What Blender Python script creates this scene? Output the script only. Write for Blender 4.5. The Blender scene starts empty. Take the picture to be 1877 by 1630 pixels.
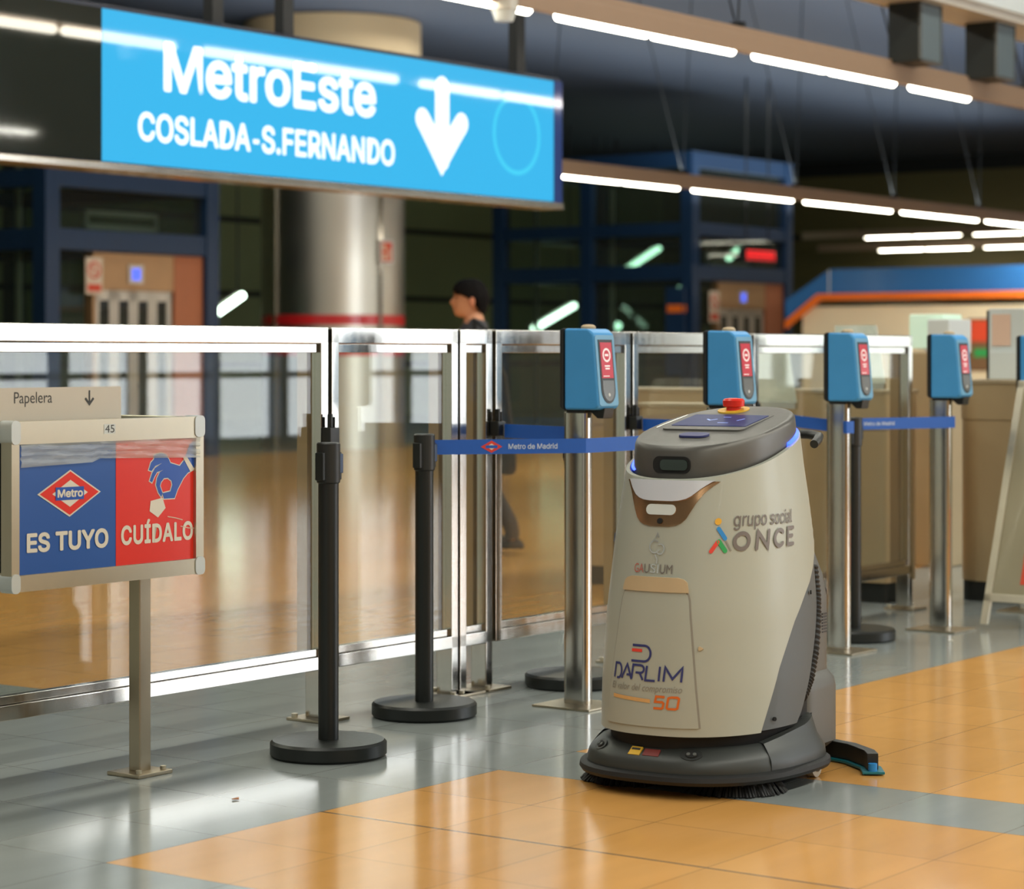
import bpy, bmesh, math, random
import numpy as np
from mathutils import Vector, Matrix
random.seed(7)
S = bpy.context.scene
COL = S.collection
# ---------------------------------------------------------------- camera, sky, lights, exposure
cam = bpy.data.objects.new('camera', bpy.data.cameras.new('camera'))
COL.objects.link(cam)
cam.location = (0, 0, 1.22)
cam.rotation_euler = (math.pi/2, 0, 0)
cam.data.sensor_width = 36.0
cam.data.lens = 4400/1877*36
cam.data.shift_y = -(815-652)/1877
cam.data.clip_end = 300
cam.data.dof.use_dof = True
cam.data.dof.focus_distance = 7.1
cam.data.dof.aperture_fstop = 3.2
S.camera = cam
S.view_settings.view_transform = 'Standard'
S.view_settings.look = 'None'
S.view_settings.gamma = 1
S.view_settings.use_curve_mapping = False
S.view_settings.exposure = 0.0
W = bpy.data.worlds.new('station_ambience')
S.world = W
W.use_nodes = True
W.node_tree.nodes['Background'].inputs[0].default_value = (.96, 1.0, .88, 1)
W.node_tree.nodes['Background'].inputs[1].default_value = 0.5
TH = math.atan2(.8097, .5868)                      # direction of the barrier line on the floor
AX = Vector((math.cos(TH), math.sin(TH), 0)); BX = Vector((-AX.y, AX.x, 0))
def P(u, v, z=0.0):                                 # hall grid (along barrier, away from camera) -> world
    q = AX*u + BX*v
    return Vector((q.x, q.y, z))
def area(name, u, v, z, lu, lv, power, col=(1, .985, .86), rot=(0, 0)):
    L = bpy.data.lights.new(name, 'AREA'); L.shape = 'RECTANGLE'; L.size = lu; L.size_y = lv
    L.energy = power; L.color = col
    o = bpy.data.objects.new(name, L); COL.objects.link(o)
    o.location = P(u, v, z); o.rotation_euler = (rot[0], rot[1], TH)
    return o
area('tube_and_fill_run', 8, 1.1, 3.36, 16, .14, 380)
area('tube_and_fill_run', 8, -4.0, 3.36, 16, .14, 340)
area('ceiling_fill_row', 9, 5.6, 5.5, 16, .4, 380)  # added fill, no fixture: brightens the person, grey floor and barrier
area('ceiling_fill_row', 11, 11.5, 5.5, 16, .4, 420)  # added fill, no fixture: brightens the floor beyond the barrier
area('tube_and_fill_run', 28.5, 13.8, 2.97, 17, .10, 380)
area('tube_and_fill_run', 28, 19.0, 5.4, 24, .3, 210)  # no tubes hang here; fill added to light the background
for u_, v_, z_, l_, p_ in ((8, 1.1, 3.6, 16, 240), (8, -4.0, 3.6, 16, 200), (26, 13.8, 3.25, 18, 420), (30, 19.0, 3.6, 24, 420), (42, 6, 3.3, 12, 300)):
    area('upward_fill_run', u_, v_, z_, l_, .5, p_, (.92, 1, .98), (math.pi, 0))  # upward fill lights, added to brighten the ceiling

# ---------------------------------------------------------------- materials
def lin(c):
    return tuple((x/255/12.92 if x/255 <= .04045 else ((x/255+.055)/1.055)**2.4) for x in c)
def nt(name):
    m = bpy.data.materials.new(name); m.use_nodes = True
    t = m.node_tree
    return m, t, t.nodes['Principled BSDF']
def pm(name, rgb, rough=.5, metal=0.0, var=.06, scale=8.0, coat=0.0, emit=None, estr=0.0, rvar=.08, bump=0.0, stretch=None, spec=.5):
    m, t, b = nt(name)
    N, L = t.nodes, t.links
    tc = N.new('ShaderNodeTexCoord'); mp = N.new('ShaderNodeMapping')
    if stretch: mp.inputs['Scale'].default_value = stretch
    L.new(tc.outputs['Object'], mp.inputs[0])
    no = N.new('ShaderNodeTexNoise'); no.inputs['Scale'].default_value = scale; no.inputs['Detail'].default_value = 4
    L.new(mp.outputs[0], no.inputs['Vector'])
    c = lin(rgb)
    mx = N.new('ShaderNodeMix'); mx.data_type = 'RGBA'
    mx.inputs[6].default_value = tuple(x*(1-var) for x in c)+(1,)
    mx.inputs[7].default_value = tuple(min(1, x*(1+var)) for x in c)+(1,)
    L.new(no.outputs[0], mx.inputs[0]); L.new(mx.outputs[2], b.inputs['Base Color'])
    mr = N.new('ShaderNodeMapRange')
    mr.inputs[3].default_value = max(.01, rough-rvar/2); mr.inputs[4].default_value = min(1, rough+rvar/2)
    L.new(no.outputs[0], mr.inputs[0]); L.new(mr.outputs[0], b.inputs['Roughness'])
    b.inputs['Metallic'].default_value = metal
    b.inputs['Specular IOR Level'].default_value = spec
    b.inputs['Coat Weight'].default_value = coat; b.inputs['Coat Roughness'].default_value = .04
    if emit:
        b.inputs['Emission Color'].default_value = lin(emit)+(1,); b.inputs['Emission Strength'].default_value = estr
    if bump:
        bp = N.new('ShaderNodeBump'); bp.inputs['Strength'].default_value = bump; bp.inputs['Distance'].default_value = .002
        L.new(no.outputs[0], bp.inputs['Height']); L.new(bp.outputs[0], b.inputs['Normal'])
    return m
def glass(name, tint, gloss=.02, ior=1.45, milk=.0):
    m, t, b = nt(name); N, L = t.nodes, t.links
    tr = N.new('ShaderNodeBsdfTransparent'); tr.inputs[0].default_value = tint+(1,)
    gl = N.new('ShaderNodeBsdfGlossy'); gl.inputs['Roughness'].default_value = gloss
    no = N.new('ShaderNodeTexNoise'); no.inputs['Scale'].default_value = 3
    lw = N.new('ShaderNodeLayerWeight'); lw.inputs[0].default_value = .5
    p5 = N.new('ShaderNodeMath'); p5.operation = 'POWER'; L.new(lw.outputs['Facing'], p5.inputs[0]); p5.inputs[1].default_value = 5
    r0 = ((ior-1)/(ior+1))**2
    fr = N.new('ShaderNodeMath'); fr.operation = 'MULTIPLY_ADD'; L.new(p5.outputs[0], fr.inputs[0]); fr.inputs[1].default_value = 1-r0; fr.inputs[2].default_value = r0
    mx = N.new('ShaderNodeMixShader'); L.new(fr.outputs[0], mx.inputs[0]); L.new(tr.outputs[0], mx.inputs[1]); L.new(gl.outputs[0], mx.inputs[2])
    df = N.new('ShaderNodeBsdfDiffuse'); df.inputs[0].default_value = (.8, .85, .8, 1)
    m2 = N.new('ShaderNodeMixShader'); mr = N.new('ShaderNodeMapRange')
    mr.inputs[3].default_value = milk*.5; mr.inputs[4].default_value = milk*1.5
    L.new(no.outputs[0], mr.inputs[0]); L.new(mr.outputs[0], m2.inputs[0])
    L.new(mx.outputs[0], m2.inputs[1]); L.new(df.outputs[0], m2.inputs[2])
    L.new(m2.outputs[0], N['Material Output'].inputs[0])
    return m
M = {}
M['steel'] = pm('brushed_steel', (200, 196, 188), .16, 1, .05, 30, rvar=.1, stretch=(1, 1, .15))
M['satin'] = pm('satin_steel', (172, 160, 138), .34, 1, .06, 30, rvar=.1, stretch=(1, 1, .15))
M['channel'] = pm('satin_channel_floor_tint', (176, 148, 110), .36, 1, .06, 30, rvar=.1, stretch=(1, 1, .15))  # warm tint puts the orange floor's reflection into the steel colour
M['column'] = pm('column_cladding', (186, 182, 172), .36, 1, .10, 1.2, rvar=.12)
M['alu'] = pm('satin_aluminium', (196, 188, 168), .42, .85, .05, 20)
M['alucap'] = pm('pale_corner_cap', (205, 210, 208), .45, .3, .04, 20)
M['plate'] = pm('sign_plate', (188, 178, 160), .45, .35, .03, 12)
M['blackpl'] = pm('black_plastic', (30, 32, 31), .45, 0, .1, 40, bump=.05)
M['blackpole'] = pm('black_powder_coat', (20, 24, 22), .42, 0, .1, 60)
M['rubber'] = pm('black_rubber', (22, 22, 22), .62, 0, .12, 50)
M['white'] = pm('white_shell', (168, 170, 158), .42, 0, .02, 6, coat=.04)
M['visor'] = pm('pale_visor', (204, 208, 218), .25, 0, .02, 6, coat=.4)
M['bronze'] = pm('bronze_bowl', (178, 140, 104), .22, .85, .05, 10)
M['head'] = pm('grey_head', (92, 90, 86), .42, .35, .05, 50)
M['panel'] = pm('slate_panel', (82, 88, 91), .5, 0, .05, 30)
M['rear'] = pm('grey_rear', (88, 87, 82), .48, 0, .05, 30)
M['skirt'] = pm('charcoal_skirt', (50, 53, 51), .45, 0, .08, 40, bump=.03)
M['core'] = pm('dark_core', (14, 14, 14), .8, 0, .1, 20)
M['teal'] = pm('teal_blade', (22, 110, 122), .4, 0, .1, 20)
M['red'] = pm('red_button', (226, 44, 30), .35, 0, .05, 20)
M['yellow'] = pm('yellow_ring', (222, 178, 50), .45, 0, .05, 20)
M['screen'] = pm('dark_blue_screen', (16, 28, 72), .4, 0, .05, 10, emit=(26, 44, 110), estr=.4, spec=.12)
M['icon'] = pm('screen_icon', (120, 150, 220), .3, 0, .05, 10, emit=(120, 150, 225), estr=.6)
M['led'] = pm('blue_led', (60, 90, 255), .3, 0, .02, 10, emit=(50, 84, 255), estr=3.0)
M['navy'] = pm('navy_print', (48, 52, 108), .5, 0, .04, 30)
M['greyprint'] = pm('grey_print', (112, 104, 100), .5, 0, .06, 60)
M['greyprint2'] = pm('pale_grey_print', (140, 136, 126), .5, 0, .06, 60)
M['pinkprint'] = pm('pink_print', (184, 96, 84), .5, 0, .06, 60)
M['silver'] = pm('silver_print', (226, 226, 222), .16, .7, .06, 60)
M['redprint'] = pm('red_print', (222, 62, 44), .5, 0, .04, 30)
M['orangeprint'] = pm('orange_print', (214, 104, 26), .5, 0, .05, 30)
M['paleorange'] = pm('pale_orange_print', (212, 164, 102), .5, 0, .08, 60)
M['yelprint'] = pm('yellow_print', (226, 168, 44), .5, 0, .04, 30)
M['bluprint'] = pm('blue_print', (36, 134, 206), .5, 0, .04, 30)
M['grnprint'] = pm('green_print', (44, 158, 86), .5, 0, .04, 30)
M['dkprint'] = pm('dark_print', (52, 52, 48), .5, 0, .04, 30)
M['pblue'] = pm('poster_blue', (44, 92, 168), .35, 0, .06, 3)
M['pred'] = pm('poster_red', (232, 50, 36), .35, 0, .04, 3)
M['pwhite'] = pm('poster_white', (228, 222, 206), .4, 0, .03, 12)
M['phand'] = pm('hand_blue', (38, 88, 180), .35, 0, .04, 8)
M['film'] = glass('clear_film', (.94, .93, .91), .25, 1.5, .34)
M['bluebox'] = pm('validator_blue', (70, 156, 220), .42, 0, .05, 14)
M['bluebox2'] = pm('validator_face_blue', (104, 166, 206), .4, 0, .05, 14)
M['tan'] = pm('tan_cap', (190, 166, 130), .5, 0, .05, 14)
M['valscreen'] = pm('red_display', (180, 60, 72), .15, 0, .04, 12, emit=(206, 84, 96), estr=.3)
M['valwhite'] = pm('display_white', (235, 225, 225), .2, 0, .03, 12, emit=(236, 224, 226), estr=.3)
M['valgrey'] = pm('reader_grey', (104, 106, 104), .25, .2, .06, 12)
M['belt'] = pm('blue_belt', (28, 92, 186), .6, 0, .06, 60)
M['belttext'] = pm('belt_text', (196, 212, 232), .6, 0, .04, 60)
M['glass'] = glass('barrier_glass', (.955, .97, .93), .01, 1.45, .02)
M['shaftglass'] = glass('shaft_glass', (.62, .70, .66), .02, 1.5, .015)
M['frost'] = glass('frosted_gate_glass', (.86, .94, .9), .2, 1.45, .6)
M['signblue'] = pm('lit_sign_blue', (10, 40, 70), .04, 0, .03, 2, emit=(62, 184, 236), estr=1.0, spec=.5)
M['signwhite'] = pm('lit_sign_white', (200, 210, 216), .05, 0, .02, 4, emit=(236, 246, 250), estr=.85)
M['signring'] = pm('lit_sign_ring', (20, 70, 90), .05, 0, .02, 4, emit=(72, 206, 242), estr=1.02)
M['signdark'] = pm('unlit_glossy_panel', (36, 44, 42), .05, 0, .1, 2, coat=.6)
M['signframe'] = pm('sign_housing', (26, 32, 54), .35, .2, .1, 20)
M['signlip'] = pm('polished_sign_lip', (180, 172, 160), .2, 1, .06, 6)
M['rod'] = pm('black_rod', (14, 18, 22), .5, 0, .1, 30)
M['tube'] = pm('lit_tube', (255, 250, 235), .4, 0, .01, 4, emit=(255, 247, 226), estr=16.0)
M['rail'] = pm('tan_light_rail', (150, 124, 100), .5, .1, .06, 10)
M['spk'] = pm('speaker_black', (22, 28, 26), .5, 0, .1, 20)
M['spkgrille'] = pm('speaker_grille', (96, 108, 112), .6, .2, .15, 300)
M['tray'] = pm('white_tray', (196, 190, 178), .5, .2, .05, 10)
M['navyframe'] = pm('navy_steel', (20, 50, 84), .4, .1, .12, 6)
M['beige'] = pm('beige_panel', (228, 220, 192), .5, 0, .04, 3)
M['kblue'] = pm('kiosk_blue', (52, 112, 178), .2, 0, .05, 3, coat=.4)
M['korange'] = pm('kiosk_orange', (238, 120, 36), .35, 0, .04, 3)
M['cabinet'] = pm('bronze_steel_cabinet', (186, 164, 128), .4, .6, .08, 4)
M['cabtop'] = pm('steel_counter_top', (176, 160, 132), .4, .6, .06, 6)
M['kick'] = pm('black_kick', (20, 24, 22), .5, 0, .1, 20)
M['lift'] = pm('lift_cladding', (178, 142, 104), .4, .5, .08, 3)
M['liftdoor'] = pm('lift_door_frame', (196, 190, 180), .35, .7, .05, 6)
M['liftglass'] = pm('lift_door_glass', (40, 46, 38), .1, 0, .1, 4, coat=.3)
M['orangewall'] = pm('terracotta_cladding', (176, 108, 72), .45, .2, .1, 3)
M['bluelit'] = pm('lit_blue_display', (30, 50, 160), .3, 0, .02, 8, emit=(84, 110, 255), estr=1.2)
M['redlit'] = pm('lit_red_letters', (120, 10, 10), .3, 0, .02, 8, emit=(255, 24, 34), estr=1.6)
M['redband'] = pm('red_band', (206, 30, 36), .35, 0, .05, 3, coat=.3)
M['signpaper'] = pm('notice_white', (222, 206, 184), .5, 0, .04, 8)
M['signred'] = pm('notice_red', (214, 74, 44), .5, 0, .04, 8)
M['capital'] = pm('column_capital_paint', (170, 150, 118), .6, 0, .05, 2)
M['skin'] = pm('skin', (206, 146, 110), .5, 0, .04, 20)
M['hair'] = pm('black_hair', (15, 12, 12), .85, 0, .25, 80, bump=.3, spec=.15)
M['shirt'] = pm('charcoal_shirt', (62, 62, 66), .8, 0, .08, 40)
M['trouser'] = pm('dark_trousers', (60, 52, 50), .85, 0, .08, 40)
M['shoe'] = pm('dark_shoe', (34, 30, 30), .6, 0, .08, 40)
M['bag'] = pm('black_bag', (30, 30, 32), .7, 0, .1, 30)
M['paper'] = pm('paper', (214, 208, 190), .7, 0, .03, 10)
M['mintpanel'] = pm('lit_mint_panel', (196, 222, 200), .3, 0, .05, 3, emit=(204, 226, 206), estr=.35)
M['palepanel'] = pm('pale_panel', (210, 216, 214), .35, 0, .04, 3)
M['pinkpaper'] = pm('pink_paper', (224, 190, 168), .6, 0, .04, 8)
M['litter'] = pm('litter', (168, 110, 70), .8, 0, .1, 60)
M['yellowline'] = pm('yellow_strip', (214, 176, 44), .5, 0, .05, 8)
M['brown'] = pm('brown_board', (120, 92, 64), .5, .1, .08, 5)
M['boardgrey'] = pm('board_sheet', (156, 148, 122), .3, .1, .06, 4, coat=.3)
M['daylight'] = pm('daylit_glazing', (240, 246, 250), .3, 0, .01, 1, emit=(236, 244, 250), estr=9.0)
M['daylight2'] = pm('dim_daylit_glazing', (240, 246, 250), .3, 0, .01, 1, emit=(236, 246, 244), estr=5.0)
M['lamp'] = pm('bright_stair_lamp', (250, 255, 245), .3, 0, .01, 1, emit=(226, 255, 232), estr=9.0)
M['ceil'] = pm('dark_blue_ceiling', (52, 62, 80), .8, 0, .07, .6)
M['wallfar'] = pm('olive_brown_cladding', (100, 92, 54), .6, 0, .08, .8)
M['wallback'] = pm('dark_olive_cladding', (136, 146, 102), .6, 0, .12, .8)
M['wallr'] = pm('warm_wall', (150, 128, 98), .6, 0, .08, .8)
M['wallblk'] = pm('black_cornice', (18, 20, 20), .7, 0, .1, 2)

def floor_material():
    m, t, b = nt('tiled_floor'); N, L = t.nodes, t.links
    tc = N.new('ShaderNodeTexCoord'); sp = N.new('ShaderNodeSeparateXYZ'); L.new(tc.outputs['Object'], sp.inputs[0])
    def mt(op, a, c=None, d=None):
        n = N.new('ShaderNodeMath'); n.operation = op
        for i, x in enumerate((a, c, d)):
            if x is None: continue
            if isinstance(x, (int, float)): n.inputs[i].default_value = x
            else: L.new(x, n.inputs[i])
        return n.outputs[0]
    u, v = sp.outputs[0], sp.outputs[1]
    def between(x, a, c): return mt('MULTIPLY', mt('GREATER_THAN', x, a), mt('LESS_THAN', x, c))
    near = mt('SUBTRACT', 1.0, between(v, 4.18, 6.2))
    stripes = mt('MAXIMUM', between(u, 5.7, 6.1), between(u, 2.1, 4.1))
    gray = mt('MAXIMUM', between(v, 4.18, 6.2), mt('MULTIPLY', near, stripes))
    gray = mt('MAXIMUM', gray, mt('GREATER_THAN', v, 20.2))
    ut = mt('DIVIDE', mt('SUBTRACT', u, 4.1), .4); vt = mt('DIVIDE', mt('SUBTRACT', v, 4.18), .4)
    def edge(x):
        f = mt('FRACT', x); return mt('MINIMUM', f, mt('SUBTRACT', 1.0, f))
    line = mt('LESS_THAN', mt('MINIMUM', edge(ut), edge(vt)), .0048)
    joint = mt('MULTIPLY', near, mt('LESS_THAN', mt('ABSOLUTE', mt('SUBTRACT', u, 4.9)), .005))
    cv = N.new('ShaderNodeCombineXYZ'); L.new(mt('FLOOR', ut), cv.inputs[0]); L.new(mt('FLOOR', vt), cv.inputs[1])
    wn = N.new('ShaderNodeTexWhiteNoise'); wn.noise_dimensions = '2D'; L.new(cv.outputs[0], wn.inputs['Vector'])
    no = N.new('ShaderNodeTexNoise'); no.inputs['Scale'].default_value = 2.2; no.inputs['Detail'].default_value = 6
    mp = N.new('ShaderNodeMapping'); mp.inputs['Scale'].default_value = (1, 5, 1); L.new(tc.outputs['Object'], mp.inputs[0]); L.new(mp.outputs[0], no.inputs['Vector'])
    tone = mt('MULTIPLY', mt('ADD', .90, mt('MULTIPLY', wn.outputs['Value'], .08)), mt('ADD', .90, mt('MULTIPLY', no.outputs[0], .2)))
    def mix(f, a, c):
        n = N.new('ShaderNodeMix'); n.data_type = 'RGBA'; L.new(f, n.inputs[0])
        for i, x in ((6, a), (7, c)):
            if isinstance(x, tuple): n.inputs[i].default_value = lin(x)+(1,)
            else: L.new(x, n.inputs[i])
        return n.outputs[2]
    base = mix(gray, (218, 160, 88), (146, 152, 150))
    base = mix(mt('MULTIPLY', line, .5), base, (66, 56, 44))
    base = mix(mt('MULTIPLY', joint, .9), base, (84, 78, 70))
    sc = N.new('ShaderNodeVectorMath'); sc.operation = 'SCALE'; L.new(base, sc.inputs[0]); L.new(tone, sc.inputs['Scale'])
    L.new(sc.outputs[0], b.inputs['Base Color'])
    L.new(mt('ADD', .115, mt('MULTIPLY', no.outputs[0], .05)), b.inputs['Roughness'])
    b.inputs['Specular IOR Level'].default_value = .55
    bp = N.new('ShaderNodeBump'); bp.inputs['Strength'].default_value = .25; bp.inputs['Distance'].default_value = .001
    L.new(mt('SUBTRACT', 1.0, line), bp.inputs['Height']); L.new(bp.outputs[0], b.inputs['Normal'])
    return m
M['floor'] = floor_material()

# ---------------------------------------------------------------- mesh helpers
class G:
    def __init__(self): self.v = []; self.f = []
    def add(self, vs, fs):
        o = len(self.v); self.v += [tuple(p) for p in vs]; self.f += [tuple(i+o for i in f) for f in fs]; return self
    def box(self, x0, x1, y0, y1, z0, z1):
        vs = [(x, y, z) for z in (z0, z1) for y in (y0, y1) for x in (x0, x1)]
        return self.add(vs, [(0, 2, 3, 1), (4, 5, 7, 6), (0, 1, 5, 4), (2, 6, 7, 3), (0, 4, 6, 2), (1, 3, 7, 5)])
    def loft(self, rings, cap0=True, cap1=True, closed=True):
        n = len(rings[0]); o = len(self.v); self.v += [tuple(p) for r in rings for p in r]
        for i in range(len(rings)-1):
            for j in range(n if closed else n-1):
                k = (j+1) % n; self.f.append((o+i*n+j, o+i*n+k, o+(i+1)*n+k, o+(i+1)*n+j))
        if cap0: self.f.append(tuple(o+j for j in reversed(range(n))))
        if cap1: self.f.append(tuple(o+(len(rings)-1)*n+j for j in range(n)))
        return self
    def cyl(self, c, r, z0, z1, n=32, r1=None, bev=0):
        r1 = r if r1 is None else r1
        def R(rr, z): return [(c[0]+rr*math.cos(2*math.pi*k/n), c[1]+rr*math.sin(2*math.pi*k/n), z) for k in range(n)]
        if bev: return self.loft([R(r-bev, z0), R(r, z0+bev), R(r1, z1-bev), R(r1-bev, z1)])
        return self.loft([R(r, z0), R(r1, z1)])
    def tube(self, pts, r, n=12, caps=True):
        pts = [Vector(p) for p in pts]; rings = []; up = Vector((0, 0, 1))
        rr = r if isinstance(r, (list, tuple)) else [r]*len(pts)
        prev = None
        for i, p in enumerate(pts):
            d = (pts[min(i+1, len(pts)-1)]-pts[max(i-1, 0)]).normalized()
            if prev is None:
                a = d.cross(up)
                if a.length < .05: a = d.cross(Vector((1, 0, 0)))
            else: a = prev - d*prev.dot(d)
            a.normalize(); prev = a; b = d.cross(a)
            rings.append([p+(a*math.cos(2*math.pi*k/n)+b*math.sin(2*math.pi*k/n))*rr[i] for k in range(n)])
        return self.loft(rings, caps, caps)
    def prism(self, poly, fmap, d0, d1):            # 2D outline -> fmap(x, y, depth)
        n = len(poly); o = len(self.v)
        self.v += [tuple(fmap(x, y, d0)) for x, y in poly]+[tuple(fmap(x, y, d1)) for x, y in poly]
        self.f += [tuple(o+i for i in reversed(range(n))), tuple(o+n+i for i in range(n))]
        self.f += [(o+i, o+(i+1) % n, o+n+(i+1) % n, o+n+i) for i in range(n)]
        return self
    def flat(self, vf, fmap):
        pts = []
        for i, (x, y) in enumerate(vf[0]):
            p = Vector(fmap(x, y))
            if len(vf) > 2 and vf[2][i]:
                e = 1e-3; n = (Vector(fmap(x+e, y))-p).cross(Vector(fmap(x, y+e))-p)
                p = p+n.normalized()*vf[2][i]*2e-5
            pts.append(p)
        return self.add(pts, vf[1])
    def build(self, name, mat, parent=None, bevel=0, smooth=True, seg=2):
        me = bpy.data.meshes.new(name); me.from_pydata(self.v, [], self.f); me.update()
        bm = bmesh.new(); bm.from_mesh(me); bmesh.ops.recalc_face_normals(bm, faces=bm.faces)
        if bevel:
            es = [e for e in bm.edges if len(e.link_faces) == 2 and e.calc_face_angle(0) > .5]
            bmesh.ops.bevel(bm, geom=es, offset=bevel, segments=seg, affect='EDGES', clamp_overlap=True, profile=.5)
        bm.to_mesh(me); bm.free()
        me.materials.append(mat)
        if smooth:
            for p in me.polygons: p.use_smooth = True
            me.set_sharp_from_angle(angle=math.radians(38))
        o = bpy.data.objects.new(name, me); COL.objects.link(o)
        if bevel:
            w = o.modifiers.new('normals', 'WEIGHTED_NORMAL'); w.keep_sharp = True; w.weight = 80
        if parent: o.parent = parent
        return o
def tag(o, label=None, cat=None, group=None, kind=None):
    for k, x in (('label', label), ('category', cat), ('group', group), ('kind', kind)):
        if x: o[k] = x
    return o
def thing(name, label, cat, u, v, z=0, rz=TH, group=None):
    o = bpy.data.objects.new(name, None); COL.objects.link(o); o.empty_display_size = .1
    o.location = P(u, v, z); o.rotation_euler = (0, 0, rz)
    return tag(o, label, cat, group)
def copy_tree(o, parent=None):
    c = o.copy(); COL.objects.link(c)
    if parent: c.parent = parent
    for ch in list(o.children): copy_tree(ch, c)
    return c
def rrect(x0, x1, y0, y1, r, n=5):
    out = []
    for cx, cy, a in ((x1-r, y1-r, 0), (x0+r, y1-r, 90), (x0+r, y0+r, 180), (x1-r, y0+r, 270)):
        for k in range(n+1):
            t = math.radians(a+90*k/n); out.append((cx+r*math.cos(t), cy+r*math.sin(t)))
    return out
def ellipse(cx, cy, rx, ry, n=28): return [(cx+rx*math.cos(2*math.pi*k/n), cy+ry*math.sin(2*math.pi*k/n)) for k in range(n)]
def fanvf(poly): return (poly, [tuple(range(len(poly)))])
FONT = None
try:
    import os
    FONT = bpy.data.fonts.load(os.path.join(bpy.utils.system_resource('DATAFILES'), 'fonts', 'Inter.woff2'))
except Exception:
    FONT = None
def text(s, x0, x1, y0, y1, bold=0.0, shear=0.0, space=1.0):   # flat glyphs fitted to a rectangle
    cu = bpy.data.curves.new('t', 'FONT'); cu.body = s; cu.size = 1; cu.shear = shear;
    if FONT and bold: cu.font = FONT
    cu.resolution_u = 4
    cu.space_character = space
    ob = bpy.data.objects.new('t', cu); me = ob.to_mesh()
    vs = [(v.co.x, v.co.y) for v in me.vertices]; fs = [tuple(p.vertices) for p in me.polygons]
    ob.to_mesh_clear()
    dz = [0]*len(vs)
    if bold:                                          # heavier strokes: the outline stamped around a small circle
        v0, f0 = vs, fs; vs, fs, dz = [], [], []
        for k in range(12):
            a = 2*math.pi*k/12; o_ = len(vs)
            vs += [(x+bold*math.cos(a), y+bold*math.sin(a)) for x, y in v0]; fs += [tuple(i+o_ for i in f) for f in f0]; dz += [k]*len(v0)
    bpy.data.objects.remove(ob); bpy.data.curves.remove(cu)
    ax = min(v[0] for v in vs); bx = max(v[0] for v in vs); ay = min(v[1] for v in vs); by = max(v[1] for v in vs)
    return ([(x0+(x-ax)/(bx-ax)*(x1-x0), y0+(y-ay)/(by-ay)*(y1-y0)) for x, y in vs], fs, dz)
def stroke(lines, w, caps=True):                    # polylines -> flat ribbons with round ends
    V = []; Fs = []; dz = []
    for li, pts in enumerate(lines):
        dense = [pts[0]]
        for a_, b_ in zip(pts[:-1], pts[1:]):
            m_ = max(1, min(12, int(math.hypot(b_[0]-a_[0], b_[1]-a_[1])/.012)))
            dense += [(a_[0]+(b_[0]-a_[0])*q/m_, a_[1]+(b_[1]-a_[1])*q/m_) for q in range(1, m_+1)]
        pts = dense
        dz += [li*4]*(len(V)-len(dz)); n = len(pts); o = len(V)
        for i, (x, y) in enumerate(pts):
            if i == 0: dx, dy = pts[1][0]-x, pts[1][1]-y; k = 1
            elif i == n-1: dx, dy = x-pts[i-1][0], y-pts[i-1][1]; k = 1
            else:
                ax, ay = x-pts[i-1][0], y-pts[i-1][1]; bx, by = pts[i+1][0]-x, pts[i+1][1]-y
                la, lb = math.hypot(ax, ay), math.hypot(bx, by)
                dx, dy = ax/la+bx/lb, ay/la+by/lb; h = math.hypot(dx, dy)/2; k = min(1/max(h, .45), 2)
            l = math.hypot(dx, dy); px, py = -dy/l*w/2*k, dx/l*w/2*k
            V += [(x+px, y+py), (x-px, y-py)]
        Fs += [(o+2*i, o+2*i+1, o+2*i+3, o+2*i+2) for i in range(n-1)]
        if caps:
            for (x, y), (qx, qy) in ((pts[0], pts[1]), (pts[-1], pts[-2])):
                a0 = math.atan2(y-qy, x-qx); o2 = len(V)
                V += [(x+w/2*math.cos(a0-math.pi/2+math.pi*k/8), y+w/2*math.sin(a0-math.pi/2+math.pi*k/8)) for k in range(9)]
                Fs.append(tuple(range(o2, o2+9)))
        dz += [li*4]*(len(V)-len(dz))
    return V, Fs, dz
def arc(cx, cy, rx, ry, a0, a1, n=12): return [(cx+rx*math.cos(math.radians(a0+(a1-a0)*k/n)), cy+ry*math.sin(math.radians(a0+(a1-a0)*k/n))) for k in range(n+1)]
def structure(o): o['kind'] = 'structure'; return o

# ---------------------------------------------------------------- room shell (grid frame)
def gridobj(o): o.rotation_euler = (0, 0, TH); return structure(o)
CEIL = 5.65
gridobj(G().box(-14, 60, -14, 40, -.2, 0).build('floor', M['floor'], smooth=False))
gridobj(G().box(-14, 60, -14, 40, CEIL, CEIL+.2).build('ceiling', M['ceil'], smooth=False))
wf = gridobj(G().box(49, 49.3, -14, 31, 0, CEIL).build('wall_far', M['wallfar'], smooth=False))
wb = gridobj(G().box(-14, 49, 31, 31.3, 0, CEIL).build('wall_back', M['wallback'], smooth=False))
g = G()
g.box(48.9, 49, -14, 31, CEIL-.32, CEIL)
gridobj(g.build('trim_1', M['wallblk'], smooth=False))
g = G()
for z in (1.0, 2.35, 3.75):
    g.box(-14, 49, 30.94, 31.0, z, z+.10)
gridobj(g.build('trim_2', M['wallblk'], smooth=False))
g = G()
for z in (2.0, 3.9):
    g.box(48.94, 49.0, -14, 31, z, z+.10)
gridobj(g.build('trim_3', M['wallblk'], smooth=False))
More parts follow.
